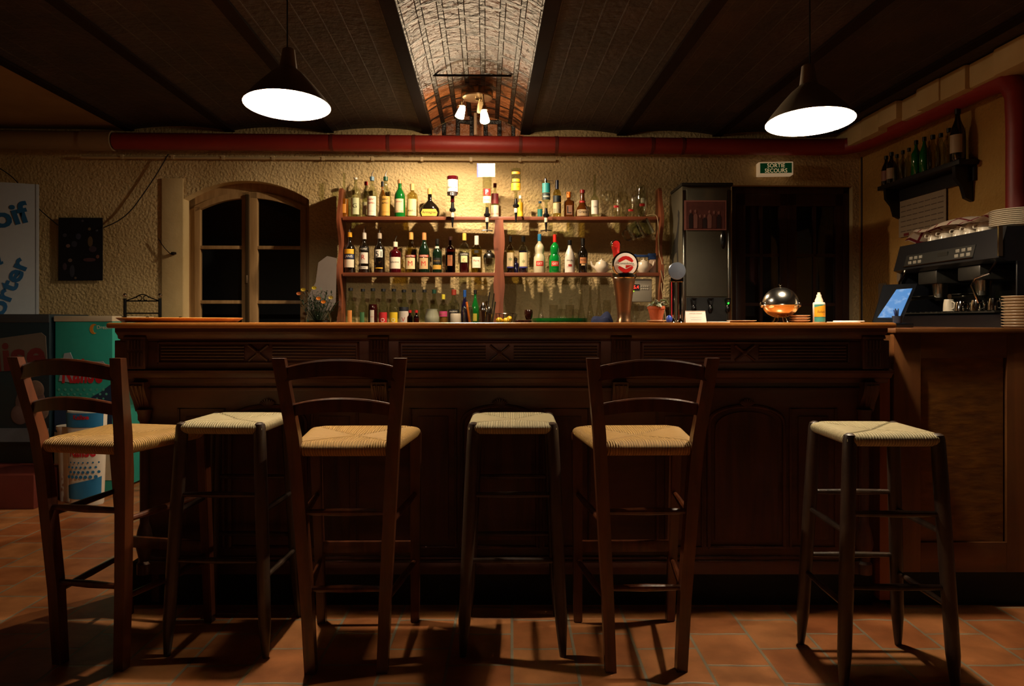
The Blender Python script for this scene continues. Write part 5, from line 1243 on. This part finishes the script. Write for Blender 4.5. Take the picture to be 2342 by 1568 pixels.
nm = ['pinkish', 'beige', '', '', '', '', '', '', '', '', 'beige']
wds = ['first', 'second', 'third', 'fourth', 'fifth', 'sixth', 'seventh', 'eighth', 'ninth', 'tenth', 'last and tallest']
for k, (f, H, W, g, lc) in enumerate(specs):
    q = wb @ Vector((2.815, v0+f*(v1-v0), zsh))
    desc = {'dark': 'dark', 'clear': 'clear', 'green': 'green', 'straw': 'yellowish'}[g]
    bottle('wall_shelf_bottle', '%s bottle on the black wall shelf, %s from the back corner' % (desc, wds[k]) if k < 10 else 'dark bottle on the black wall shelf, tallest and nearest the camera', 'bottle', q.x, q.y, q.z, H, W, 'std' if k % 2 else 'slope', g, ('#14110f', .88), labels=[(.15, .5, lc, .9)] if lc else (), group='bottles on the black wall shelf', rz=math.radians(-50))
# calendar
cT, cB = bU(2057, 437, 2.89), bU(2060, 543, 2.89); cR = bU(2165, 420, 2.89)
t = bthing('wall_calendar', 'grid wall calendar with dark header hanging below the black wall shelf', 'calendar', 2.888, cR.y, cB.z)
Lc = cT.y-cR.y; Hc = cT.z-cB.z-.02
bm = nb(); box(bm, -.002, .002, 0, Lc, 0, Hc); sh = obj('sheet', bm, M('calendar sheet', '#8f7c64', .7), t)
bm = nb(); box(bm, -.0035, -.001, .004, Lc-.004, Hc-.05, Hc-.004); obj('header', bm, M('calendar header', '#2a2224', .6), sh)
for i in range(6):
    for j in range(7):
        y = .02+j*(Lc-.04)/7; z = .03+i*(Hc-.10)/6
        bm = nb(); box(bm, -.003, -.001, y+.006, y+(Lc-.04)/7-.006, z+.004, z+.010); obj('day_mark', bm, M('calendar ink', '#5c4a3c', .7), sh)
bm = nb(); box(bm, -.0035, -.001, Lc-.12, Lc-.06, .004, .022); obj('red_mark', bm, M('calendar red', '#6c1c18', .6), sh)
for k, (px, py, w_, h_) in enumerate(((2065, 620, .14, .14), (2018, 668, .10, .13))):
    q = bU(px, py, 2.893); t = bthing('pinned_note', ('pale sheet pinned on the right wall behind the coffee machine', 'pale sheet on the right wall behind the tilted screen')[k], 'paper', 2.893, q.y, q.z)
    bm = nb(); box(bm, -.002, .001, -w_/2, w_/2, -h_/2, h_/2); obj('sheet', bm, M('calendar sheet', '#8f7c64', .7), t)
# ================================================================ coffee machine
m_cm = M('machine black', '#0d0e12', .3, coat=.3); m_cmp = M('machine grey panel', '#2c2a26', .35, .4); m_cms = M('machine steel', '#8a867c', .2, 1)
def coffee():
    X0, X1, Y0, Y1 = 2.12, 2.55, 3.12, 3.98; zb = ZC; zt = 1.563
    t = thing('espresso_machine', 'black two-group espresso machine on the side counter along the right wall', 'coffee machine', (X0, Y0, zb))
    L_ = Y1-Y0; D_ = X1-X0; H_ = zt-zb
    def yz_prism(bm, prof, y0, y1): ring_loft(bm, [[Vector((x, y, z)) for x, z in prof] for y in (y0, y1)])
    bm = nb(); yz_prism(bm, [(.02, H_), (-.015, H_-.135), (.02, H_-.15), (D_, H_-.15), (D_, H_)], 0, L_); obj('upper_housing', bm, m_cm, t)
    bm = nb(); yz_prism(bm, [(-.0, .0), (-.005, .055), (.03, .065), (D_, .065), (D_, 0)], 0, L_); obj('base', bm, m_cm, t)
    bm = nb(); box(bm, .0, .27, .05, L_-.05, .066, .072); 
    for k in range(16): box(bm, .01, .26, .07+k*.047, .085+k*.047, .072, .076)
    obj('drip_grille', bm, m_cmp, t)
    bm = nb(); box(bm, .28, D_, .02, L_-.02, .066, H_-.15); obj('back_panel', bm, M('mirror steel back', '#3c3a35', .15, .9), t)
    bm = nb(); box(bm, .06, D_, -.006, .004, .0, H_-.15, .003); obj('side_panel', bm, m_cm, t)
    bm = nb(); box(bm, .02, D_, L_-.012, L_, .0, H_-.15, .003); obj('side_panel', bm, m_cm, t)
    bm = nb(); box(bm, -.018, -.0, -.004, .004, H_-.13, H_-.0); obj('edge_strip', bm, m_chr, t); 
    # control strip follows the slanted front
    def fx(z): return .02-.035*(H_-z)/.135-.003
    bm = nb(); yz_prism(bm, [(fx(H_-.118), H_-.118), (fx(H_-.06), H_-.06), (fx(H_-.06)+.004, H_-.06), (fx(H_-.118)+.004, H_-.118)], .18, L_-.10); cp = obj('control_strip', bm, M('strip black', '#14130f', .4), t)
    for y0 in (.20, L_-.26):
        for r in range(2):
            for c in range(3):
                bm = nb(); z = H_-.078-r*.024; box(bm, fx(z)-.004, fx(z)+.001, y0+c*.045, y0+c*.045+.028, z-.008, z+.008, .002); obj('button', bm, M('machine button', '#7c766a', .4), cp)
    bm = nb(); z = H_-.12; tube(bm, [(fx(z)-.002, .18, z), (fx(z)-.002, L_-.1, z)], .003, 6); obj('trim_line', bm, m_cms, cp)
    bm = nb(); z = H_-.085; box(bm, fx(z)-.003, fx(z), .38, .46, z-.008, z+.012); obj('name_plate', bm, m_cmp, cp)
    for k, y in enumerate((.28, .62)):
        bm = nb(); box(bm, .03, .28, y-.085, y+.085, H_-.22, H_-.15, .012); g = obj('group_head', bm, m_cmp, t)
        bm = nb(); lathe(bm, [(0, -.05), (.034, -.05), (.036, -.02), (.040, 0), (0, 0)], (.10, y, H_-.22), 24); obj('group_collar', bm, m_cms, g)
        bm = nb(); lathe(bm, [(0, -.035), (.022, -.035), (.034, -.02), (.034, 0), (0, 0)], (.10, y, H_-.27), 20)
        tube(bm, [(.07, y, H_-.285), (-.02, y-.01, H_-.292), (-.07, y-.02, H_-.296)], [.008, .011, .013], 10); obj('portafilter', bm, m_cms, g)
    for y, d in ((.07, 1), (L_-.05, -1)):
        bm = nb(); tube(bm, [(.02, y, H_-.15), (-.01, y, H_-.20), (-.04, y+d*.05, H_-.22), (-.05, y+d*.06, H_-.25), (-.03, y+d*.04, H_-.33)], .006, 8, smooth=False); obj('steam_wand', bm, m_chr, t)
    for y in (.12, L_-.12):
        for x in (.05, D_-.06):
            bm = nb(); lathe(bm, [(0, -.0), (.02, 0), (.02, .01), (0, .01)], (x, y, 0), 12); obj('foot', bm, m_black, t)
    return X0, Y0, zt, L_, D_
X0, Y0, ztm, L_, D_ = coffee()
# cups, jug and knobs standing in the working bay
rr = random.Random(4)
for k, (y, r, h, m, lab) in enumerate(((.14, .028, .055, m_chr, 'small chrome jug in the machine bay nearest the camera'), (.26, .032, .05, m_chr, 'chrome jug under the near group of the espresso machine'), (.38, .03, .045, m_chr, 'low chrome jug between the two groups'), (.48, .026, .06, m_wcer, 'small white cup on the espresso machine grille'))):
    t = thing('milk_jug' if k < 3 else 'espresso_cup', lab, 'jug' if k < 3 else 'cup', (X0+.06, Y0+y, ZC+.0765), 0, 'jugs on the drip grille' if k < 3 else None)
    obj('body', shell([(0, .001), (r, .001), (r*.95, h*.6), (r*.8, h), (r*.76, h), (r*.9, h*.5), (0, .004)]), m, t)
    bm = nb(); tube(bm, [(-.0, -r*.8, h*.8), (-.0, -r*1.7, h*.7), (0, -r*1.6, h*.3), (0, -r*.9, h*.2)], .003, 6, smooth=True); obj('handle', bm, m, t)
# checked cloth over cups on top of the machine
cups = [(.12, .30), (.12, .40), (.13, .50), (.12, .60), (.12, .70), (.22, .35), (.22, .48), (.22, .62)]
for k, (x, y) in enumerate(cups):
    t = thing('coffee_cup', 'upturned white coffee cup under the checked cloth, %s' % ('front row nearest the camera', 'front row second from the camera', 'front row middle', 'front row fourth', 'front row farthest', 'back row nearest', 'back row middle', 'back row farthest')[k], 'cup', (X0+x, Y0+y, ztm), 0, 'cups on top of the espresso machine')
    obj('body', shell([(.036, 0), (.034, .03), (.026, .055), (.018, .058), (.017, .064), (0, .064)]), m_wcer, t)
    bm = nb(); tube(bm, [(-.034, 0, .03), (-.052, 0, .03), (-.05, 0, .045), (-.03, 0, .048)], .003, 6, smooth=True); obj('handle', bm, m_wcer, t)
mc, nt, b = nodes('red checked cloth'); N = nt.nodes; Lk = nt.links
tc = N.new('ShaderNodeTexCoord'); sp = N.new('ShaderNodeSeparateXYZ'); Lk.new(tc.outputs['Object'], sp.inputs[0])
def stripe(out):
    m1 = N.new('ShaderNodeMath'); m1.operation = 'PINGPONG'; m1.inputs[1].default_value = .045; Lk.new(out, m1.inputs[0])
    m2 = N.new('ShaderNodeMath'); m2.operation = 'LESS_THAN'; m2.inputs[1].default_value = .006; Lk.new(m1.outputs[0], m2.inputs[0]); return m2.outputs[0]
ad = N.new('ShaderNodeMath'); ad.operation = 'MAXIMUM'; Lk.new(stripe(sp.outputs[0]), ad.inputs[0]); Lk.new(stripe(sp.outputs[1]), ad.inputs[1])
mx = N.new('ShaderNodeMix'); mx.data_type = 'RGBA'; mx.inputs[6].default_value = lin('#d8c4ae'); mx.inputs[7].default_value = lin('#8a2430'); Lk.new(ad.outputs[0], mx.inputs[0]); Lk.new(mx.outputs[2], b.inputs['Base Color']); b.inputs['Roughness'].default_value = .9
bm = nb(); nx, ny = 16, 34; g = []
for i in range(nx+1):
    for j in range(ny+1):
        x = .03+.30*i/nx; y = .14+.68*j/ny
        z = .075+.014*math.sin(x*31+y*9)+.016*math.cos(y*14)-.0+.05*max(0, (.35-y))*1.2
        if i == 0: z -= .012
        if j > ny-3: z -= .02*(j-ny+3)
        g.append(bm.verts.new((x+.01*math.sin(y*20), y, z)))
for i in range(nx):
    for j in range(ny): q = i*(ny+1)+j; bm.faces.new((g[q], g[q+1], g[q+ny+2], g[q+ny+1]))
bmesh.ops.solidify(bm, geom=bm.faces[:], thickness=.003)
o = obj('checked_cloth', bm, mc); o.location = (X0, Y0, ztm); tag(o, 'white tea towel with red checks spread over cups on the espresso machine', 'cloth')
# plates
ORD = ['bottom one', 'second from the bottom', 'third from the bottom', 'fourth from the bottom', 'fifth from the bottom', 'sixth from the bottom', 'seventh from the bottom', 'eighth from the bottom', 'ninth from the bottom', 'tenth from the bottom', 'eleventh and topmost']
for k in range(9):
    bm = nb(); lathe(bm, [(0, .003), (.055, .003), (.112, .012), (.114, .010), (.06, 0), (0, 0)], (0, 0, 0), 36)
    o = obj('dinner_plate', bm, m_wcer); o.location = (X0+.13, Y0+.08, ztm+.0085*k); tag(o, 'white plate on top of the espresso machine, %s of the stack' % ORD[k], 'plate', 'plates on top of the espresso machine')
for k in range(11):
    bm = nb(); lathe(bm, [(0, .003), (.05, .003), (.066, .010), (.067, .008), (.052, 0), (0, 0)], (0, 0, 0), 32)
    o = obj('side_plate', bm, M('cream plates', '#b89c7c', .35, coat=.3)); o.location = (2.113, 3.0, ZC+.0122*k); tag(o, 'cream saucer in front of the espresso machine, %s in the stack' % ORD[k], 'saucer', 'saucers in front of the espresso machine')
# till screen
t = thing('till_screen', 'black tilted touch screen showing a blue sky picture beside the espresso machine', 'screen', (Xa(2040, 3.30), 3.30, ZC))
def quad_slab(bm, c4, th, n_):
    a = [bm.verts.new(p) for p in c4]; b_ = [bm.verts.new(Vector(p)+n_*th) for p in c4]
    bm.faces.new(a); bm.faces.new(b_[::-1])
    for i in range(4): bm.faces.new((a[(i+1) % 4], a[i], b_[i], b_[(i+1) % 4]))
o0 = Vector((Xa(2040, 3.30), 3.30, ZC))
def scr(off, lst): return [P(x, y, Y)-o0+Vector((0, off, 0)) for x, y, Y in lst]
bz = [(1996, 738, 3.22), (2062, 738, 3.18), (2098, 648, 3.30), (2021, 651, 3.34)]
bm = nb(); quad_slab(bm, scr(0, bz), .022, Vector((.2, .9, -.3))); obj('casing', bm, m_cm, t)
sc4 = [(2006, 726, 3.235), (2057, 725, 3.197), (2086, 659, 3.288), (2031, 663, 3.32)]
ms_, nt, b = nodes('sky on screen'); N = nt.nodes; Lk = nt.links
tc = N.new('ShaderNodeTexCoord'); nz = N.new('ShaderNodeTexNoise'); nz.inputs['Scale'].default_value = 30; cr = N.new('ShaderNodeValToRGB'); Lk.new(tc.outputs['Object'], nz.inputs['Vector'])
cr.color_ramp.elements[0].position = .5; cr.color_ramp.elements[0].color = lin('#5c9ce0'); cr.color_ramp.elements[1].position = .7; cr.color_ramp.elements[1].color = lin('#a8c8ee'); Lk.new(nz.outputs[0], cr.inputs[0])
b.inputs['Base Color'].default_value = (0, 0, 0, 1); Lk.new(cr.outputs[0], b.inputs['Emission Color']); b.inputs['Emission Strength'].default_value = .75
bm = nb(); quad_slab(bm, scr(-.003, sc4), .002, Vector((.2, .9, -.3))); obj('display', bm, ms_, t, smooth=False)
bm = nb(); box(bm, -.01, .05, .03, .10, 0, .02, .005); tube(bm, [(.02, .06, .01), (.03, .05, .09)], .012, 8); obj('stand', bm, m_cm, t)
t = thing('pen_pot', 'small dark pen pot at the right end of the bar before the till screen', 'pot', (Xa(2052, 3.08), 3.08, ZC))
bm = nb(); lathe(bm, [(0, 0), (.016, 0), (.021, .05), (.018, .05), (.015, .006), (0, .006)], (0, 0, 0), 16); obj('pot', bm, M('smoky plastic', '#2a2c38', .2), t)
for k in range(4): bm = nb(); tube(bm, [(0, 0, .01), (-.014+.009*k, .005*k, .075+.006*(k % 2))], .0025, 6); obj('pen', bm, M('pen %d' % (k % 2), ('#1c2a6c', '#15151a')[k % 2], .4), t)
bm = nb(); box(bm, 1.535, 1.70, 3.05, 3.40, ZC, ZC+.02, .006); tag(obj('cash_drawer', bm, m_cm), 'low black flat box behind the right end of the bar', 'box')
# ================================================================ left corner: freezers, bin, iron chair
Yd = 4.78
t = thing('ice_cream_freezer', 'teal chest freezer with white rim and red ice cream logo left of the bar', 'freezer', (-3.03, Yd, 0))
W_ = .38; m_teal = M('freezer teal', '#239082', .5)
bm = nb(); box(bm, 0, W_, .004, .55, .02, Za(735, Yd), .006); obj('body', bm, m_teal, t)
bm = nb(); box(bm, -.004, W_+.004, -.006, .555, Za(735, Yd), Za(722, Yd), .006); obj('rim', bm, M('freezer white', '#b8aa90', .4), t)
bm = nb(); pts = [(0, .56), (.15, .60), (.3, .68), (W_, .74), (W_, .10), (0, .10)]; prism(bm, pts, -.002, .004); obj('dark_wave', bm, M('freezer navy', '#102a48', .5), t)
bm = nb(); prism(bm, [(0, .10), (W_, .10), (W_, .30), (0, .42)], -.004, 0); obj('white_wave', bm, M('freezer white', '#b8aa90', .4), t)
def logo(t, cx, cy, wd, ht, y=-.004, rot=(PI/2, 0, 0), tilt=0):
    Mx = Matrix.Rotation(-tilt, 4, 'Y')
    bm = nb(); prism(bm, [(-wd*.58, -ht*.5), (-wd*.3, -ht*.58), (wd*.5, -ht*.3), (wd*.62, ht*.2), (wd*.5, ht*.5), (-wd*.2, ht*.45), (-wd*.3, ht*.95), (-wd*.45, ht*.9)], -.003, 0)
    bmesh.ops.transform(bm, matrix=Matrix.Translation((cx, y, cy)) @ Mx, verts=bm.verts[:]); pl = obj('logo_plate', bm, M('logo silver', '#8f9aa0', .5), t)
    tx = text('Kalise', wd, M('logo red', '#b01c26', .45), pl, (cx, y-.0045, cy), height=ht*1.25, bold=.03, shear=.1)
    return pl
logo(t, Xa(190, Yd)+3.03, Za(848, Yd), .27, .13)
bm = nb()
for r in range(4):
    for c in range(8): bmesh.ops.create_circle(bm, cap_ends=True, radius=.009-.001*r, segments=10, matrix=Matrix.Translation((.03+c*.042+(r % 2)*.02, -.0025, .70-r*.03+.0)) @ Matrix.Rotation(PI/2, 4, 'X'))
obj('dot_pattern', bm, M('pale teal dots', '#4c9c8c', .5), t)
bm = nb(); prism(bm, [(math.cos(a)*.028, math.sin(a)*.034) for a in [PI*.35+i*PI*1.3/10 for i in range(11)]]+[(math.cos(a)*.016+.010, math.sin(a)*.026) for a in [PI*1.6-i*PI*1.2/10 for i in range(11)]], -.003, 0)
o = obj('moon_emblem', bm, M('orange moon', '#c8842c', .5), t); o.location = (Xa(215, Yd)+3.03, 0, Za(752, Yd))
text('Dream', .09, m_wh, t, (Xa(238, Yd)+3.03, -.003, Za(748, Yd)))
# dark display freezer further left
Yl = 4.75; xr_ = Xa(112, Yl)
t = thing('display_freezer', 'dark display freezer with pictured ice cream panel at the far left edge', 'freezer', (xr_, Yl, .21))
zt_ = Za(718, Yl)-.21; zb_ = Za(1010, Yl)-.21
bm = nb(); box(bm, -1.3, 0, .004, .45, zb_, zt_, .006); obj('body', bm, M('freezer dark', '#0c2028', .45), t)
bm = nb(); box(bm, -1.25, -.04, .05, .42, 0.001, zb_); obj('base', bm, m_black, t)
bm = nb(); box(bm, -1.3, 0, -.002, .005, zt_-.055, zt_-.0, .002); obj('top_strip', bm, M('freezer strip', '#2c3034', .45), t)
bm = nb(); box(bm, -1.3, -.006, -.001, .005, zb_+.0, zb_+.09); obj('bottom_band', bm, M('pale band', '#5c6068', .6), t)
bm = nb(); n = 10; prism(bm, [(-.8, .02), (-.02, .10), (-.01, .13), (-.02, .30), (-.05, .325), (-.8, .22)], -.004, 0); pl = obj('logo_plate', bm, M('dull plate', '#5c544c', .5), t); pl.location = (0, 0, Za(866, Yl)-.21-.02)
text('Kalise', .62, M('dull logo red', '#5c1a20', .5), pl, (-.33, -.006, .165), height=.2, bold=.03, rot=(PI/2, -.08, 0))
for k, (dx, dz, r) in enumerate(((-.09, .28, .10), (-.02, .22, .05), (-.16, .20, .06), (-.06, .36, .06))):
    bm = nb(); bmesh.ops.create_icosphere(bm, subdivisions=3, radius=1, matrix=Matrix.Translation((dx-.03, -.002, zb_+dz-.02)) @ Matrix.Diagonal((r, .004, r*1.1, 1))); obj('pictured_scoop', bm, M('ice cream picture %d' % (k % 2), ('#5c4644', '#6a5448')[k % 2], .6, var=.5, vs=18), t)
# takeaway banner on the dark freezer
pr_ = Vector((-3.28, 5.0, Za(718, Yl)+.0)); dr_ = Vector((-.92, -.39, 0)).normalized(); ang = math.atan2(-dr_.y, -dr_.x)
t = thing('takeaway_banner', 'tall white banner with blue lettering standing on the dark freezer', 'banner', pr_, ang)
Hb = 2.10-pr_.z
bm = nb(); box(bm, -.60, 0, -.0, .012, 0, Hb, .002); obj('board', bm, M('banner white', '#8c9298', .6), t)
bm = nb(); box(bm, -.018, -.014, -.002, .0, 0, Hb); obj('fold_line', bm, M('banner line', '#6c7074', .6), t)
mb = M('banner blue', '#124a74', .5)
def on_banner(px, py):
    a = (px-1171)/F; nrm = Vector((-dr_.y, dr_.x, 0)); k = nrm.dot(pr_)/(nrm.x*a+nrm.y); q = Vector((a*k, k, EYE+(HZ-py)*k/F)); return (q-pr_).dot(-dr_), q.z-pr_.z
for s, px, py, wd, hh, an in (('soif', 22, 495, .30, .15, .30), ('à', 3, 590, .07, .10, .2), ('emporter', 22, 668, .75, .13, 1.18)):
    x, z = on_banner(px, py); text(s, wd, mb, t, (x-(.03 if s != 'emporter' else .05), -.003, z-(.12 if s == 'emporter' else 0)), height=hh, bold=.03, rot=(PI/2, -an, 0))
# bin
Yb = 4.56
t = thing('waste_bin', 'white and blue dotted waste bin with red logo on the floor behind the left chair', 'bin', (Xa(199, Yb), Yb, 0))
hb = Za(938, Yb)
bm = nb(); lathe(bm, [(0, 0), (.10, 0), (.105, .01), (.125, hb-.02), (.12, hb), (0, hb)], (0, 0, 0), 32, sy=.5); obj('body', bm, M('bin white', '#d8d0c0', .45), t)
def bp(z0, z1, a, m, nm, off=.003, top=None):
    bm = nb(); arc_patch(bm, .125, a, z0, z1, off, top)
    for v in bm.verts: f = (.105+(.125-.105)*v.co.z/hb)/.125; v.co.x *= f; v.co.y *= f*.53
    return obj(nm, bm, m, t)
m_bb = M('bin blue', '#1c6c9c', .45)
bp(hb-.10, hb-.01, 1.2, m_bb, 'blue_crown', top=lambda s: 0); bp(.04, .15, 1.2, m_bb, 'blue_wave', top=lambda s: .03*s)
for r in range(4):
    for c in range(7):
        x = -.085+c*.028+(r % 2)*.014; z = .18+r*.03; bm = nb(); bmesh.ops.create_circle(bm, cap_ends=True, radius=.011-.0018*r, segments=10); y = -math.sqrt(max(0, 1-(x/.118)**2))*.064
        if abs(x) < .1: o = obj('dot', bm, m_bb, t); o.location = (x, y-.002, z); o.rotation_euler = (PI/2, 0, x*4)
        else: bm.free()
text('Kalise', .17, M('logo red', '#b01c26', .45), t, (0, -.066, .345), height=.08, bold=.03, bend=.16)
text('Kalise', .10, M('logo red', '#b01c26', .45), t, (0, -.071, hb-.035), height=.03, bold=.03, bend=.16)
bm = nb(); lathe(bm, [(0, 0), (.06, 0), (.075, .45), (.082, .46), (.082, .48), (.07, .48), (0, .47)], (0, 0, 0), 24)
o = obj('white_bucket', bm, M('bin white', '#d8d0c0', .45)); o.location = (Xa(128, 4.66)+.09, 4.67, 0); tag(o, 'tall white bucket half hidden behind the dotted bin and the left chair', 'bucket')
# wrought iron chair
t = thing('iron_chair', 'black wrought iron high chair with curled back behind the left end of the bar', 'chair', (Xa(326, 4.9), 4.9, 0))
m_wi = M('wrought iron', '#0e0d0c', .35, .5)
hw = 40*4.9/F; ztop = Za(682, 4.9)
for s in (-1, 1):
    bm = nb(); tube(bm, [(s*hw, 0, 0), (s*hw, 0, ztop)], .011, 8); obj('post', bm, m_wi, t)
    bm = nb(); bmesh.ops.create_icosphere(bm, subdivisions=2, radius=.014, matrix=Matrix.Translation((s*hw, 0, ztop+.022))); obj('finial', bm, m_chr, t)
    bm = nb(); tube(bm, [(s*hw, .30, 0), (s*hw, .30, Za(722, 4.54))], .010, 8); obj('leg', bm, m_wi, t)
    bm = nb(); tube(bm, [(s*hw, 0, 1.05), (s*(hw+.0), .15, 1.14), (s*hw, .30, 1.15)], .008, 8, smooth=True); obj('armrest', bm, m_wi, t)
bm = nb()
for py in (688, 716): z = Za(py, 4.9); tube(bm, [(-hw, 0, z), (hw, 0, z)], .005, 6)
z = Za(688, 4.9); tube(bm, [(-hw, 0, z), (-hw*.5, 0, z+.02), (0, 0, z+.045), (hw*.5, 0, z+.02), (hw, 0, z)], .004, 6, smooth=True)
for s in (-1, 1): tube(bm, [(s*(.022+.018*math.cos(a)), 0, z+.02+.016*math.sin(a)) for a in [i*PI/6 for i in range(11)]], .003, 6)
obj('back_scroll', bm, m_wi, t)
bm = nb(); box(bm, -hw, hw, 0, .31, .76, .785, .008); obj('seat', bm, m_wi, t)
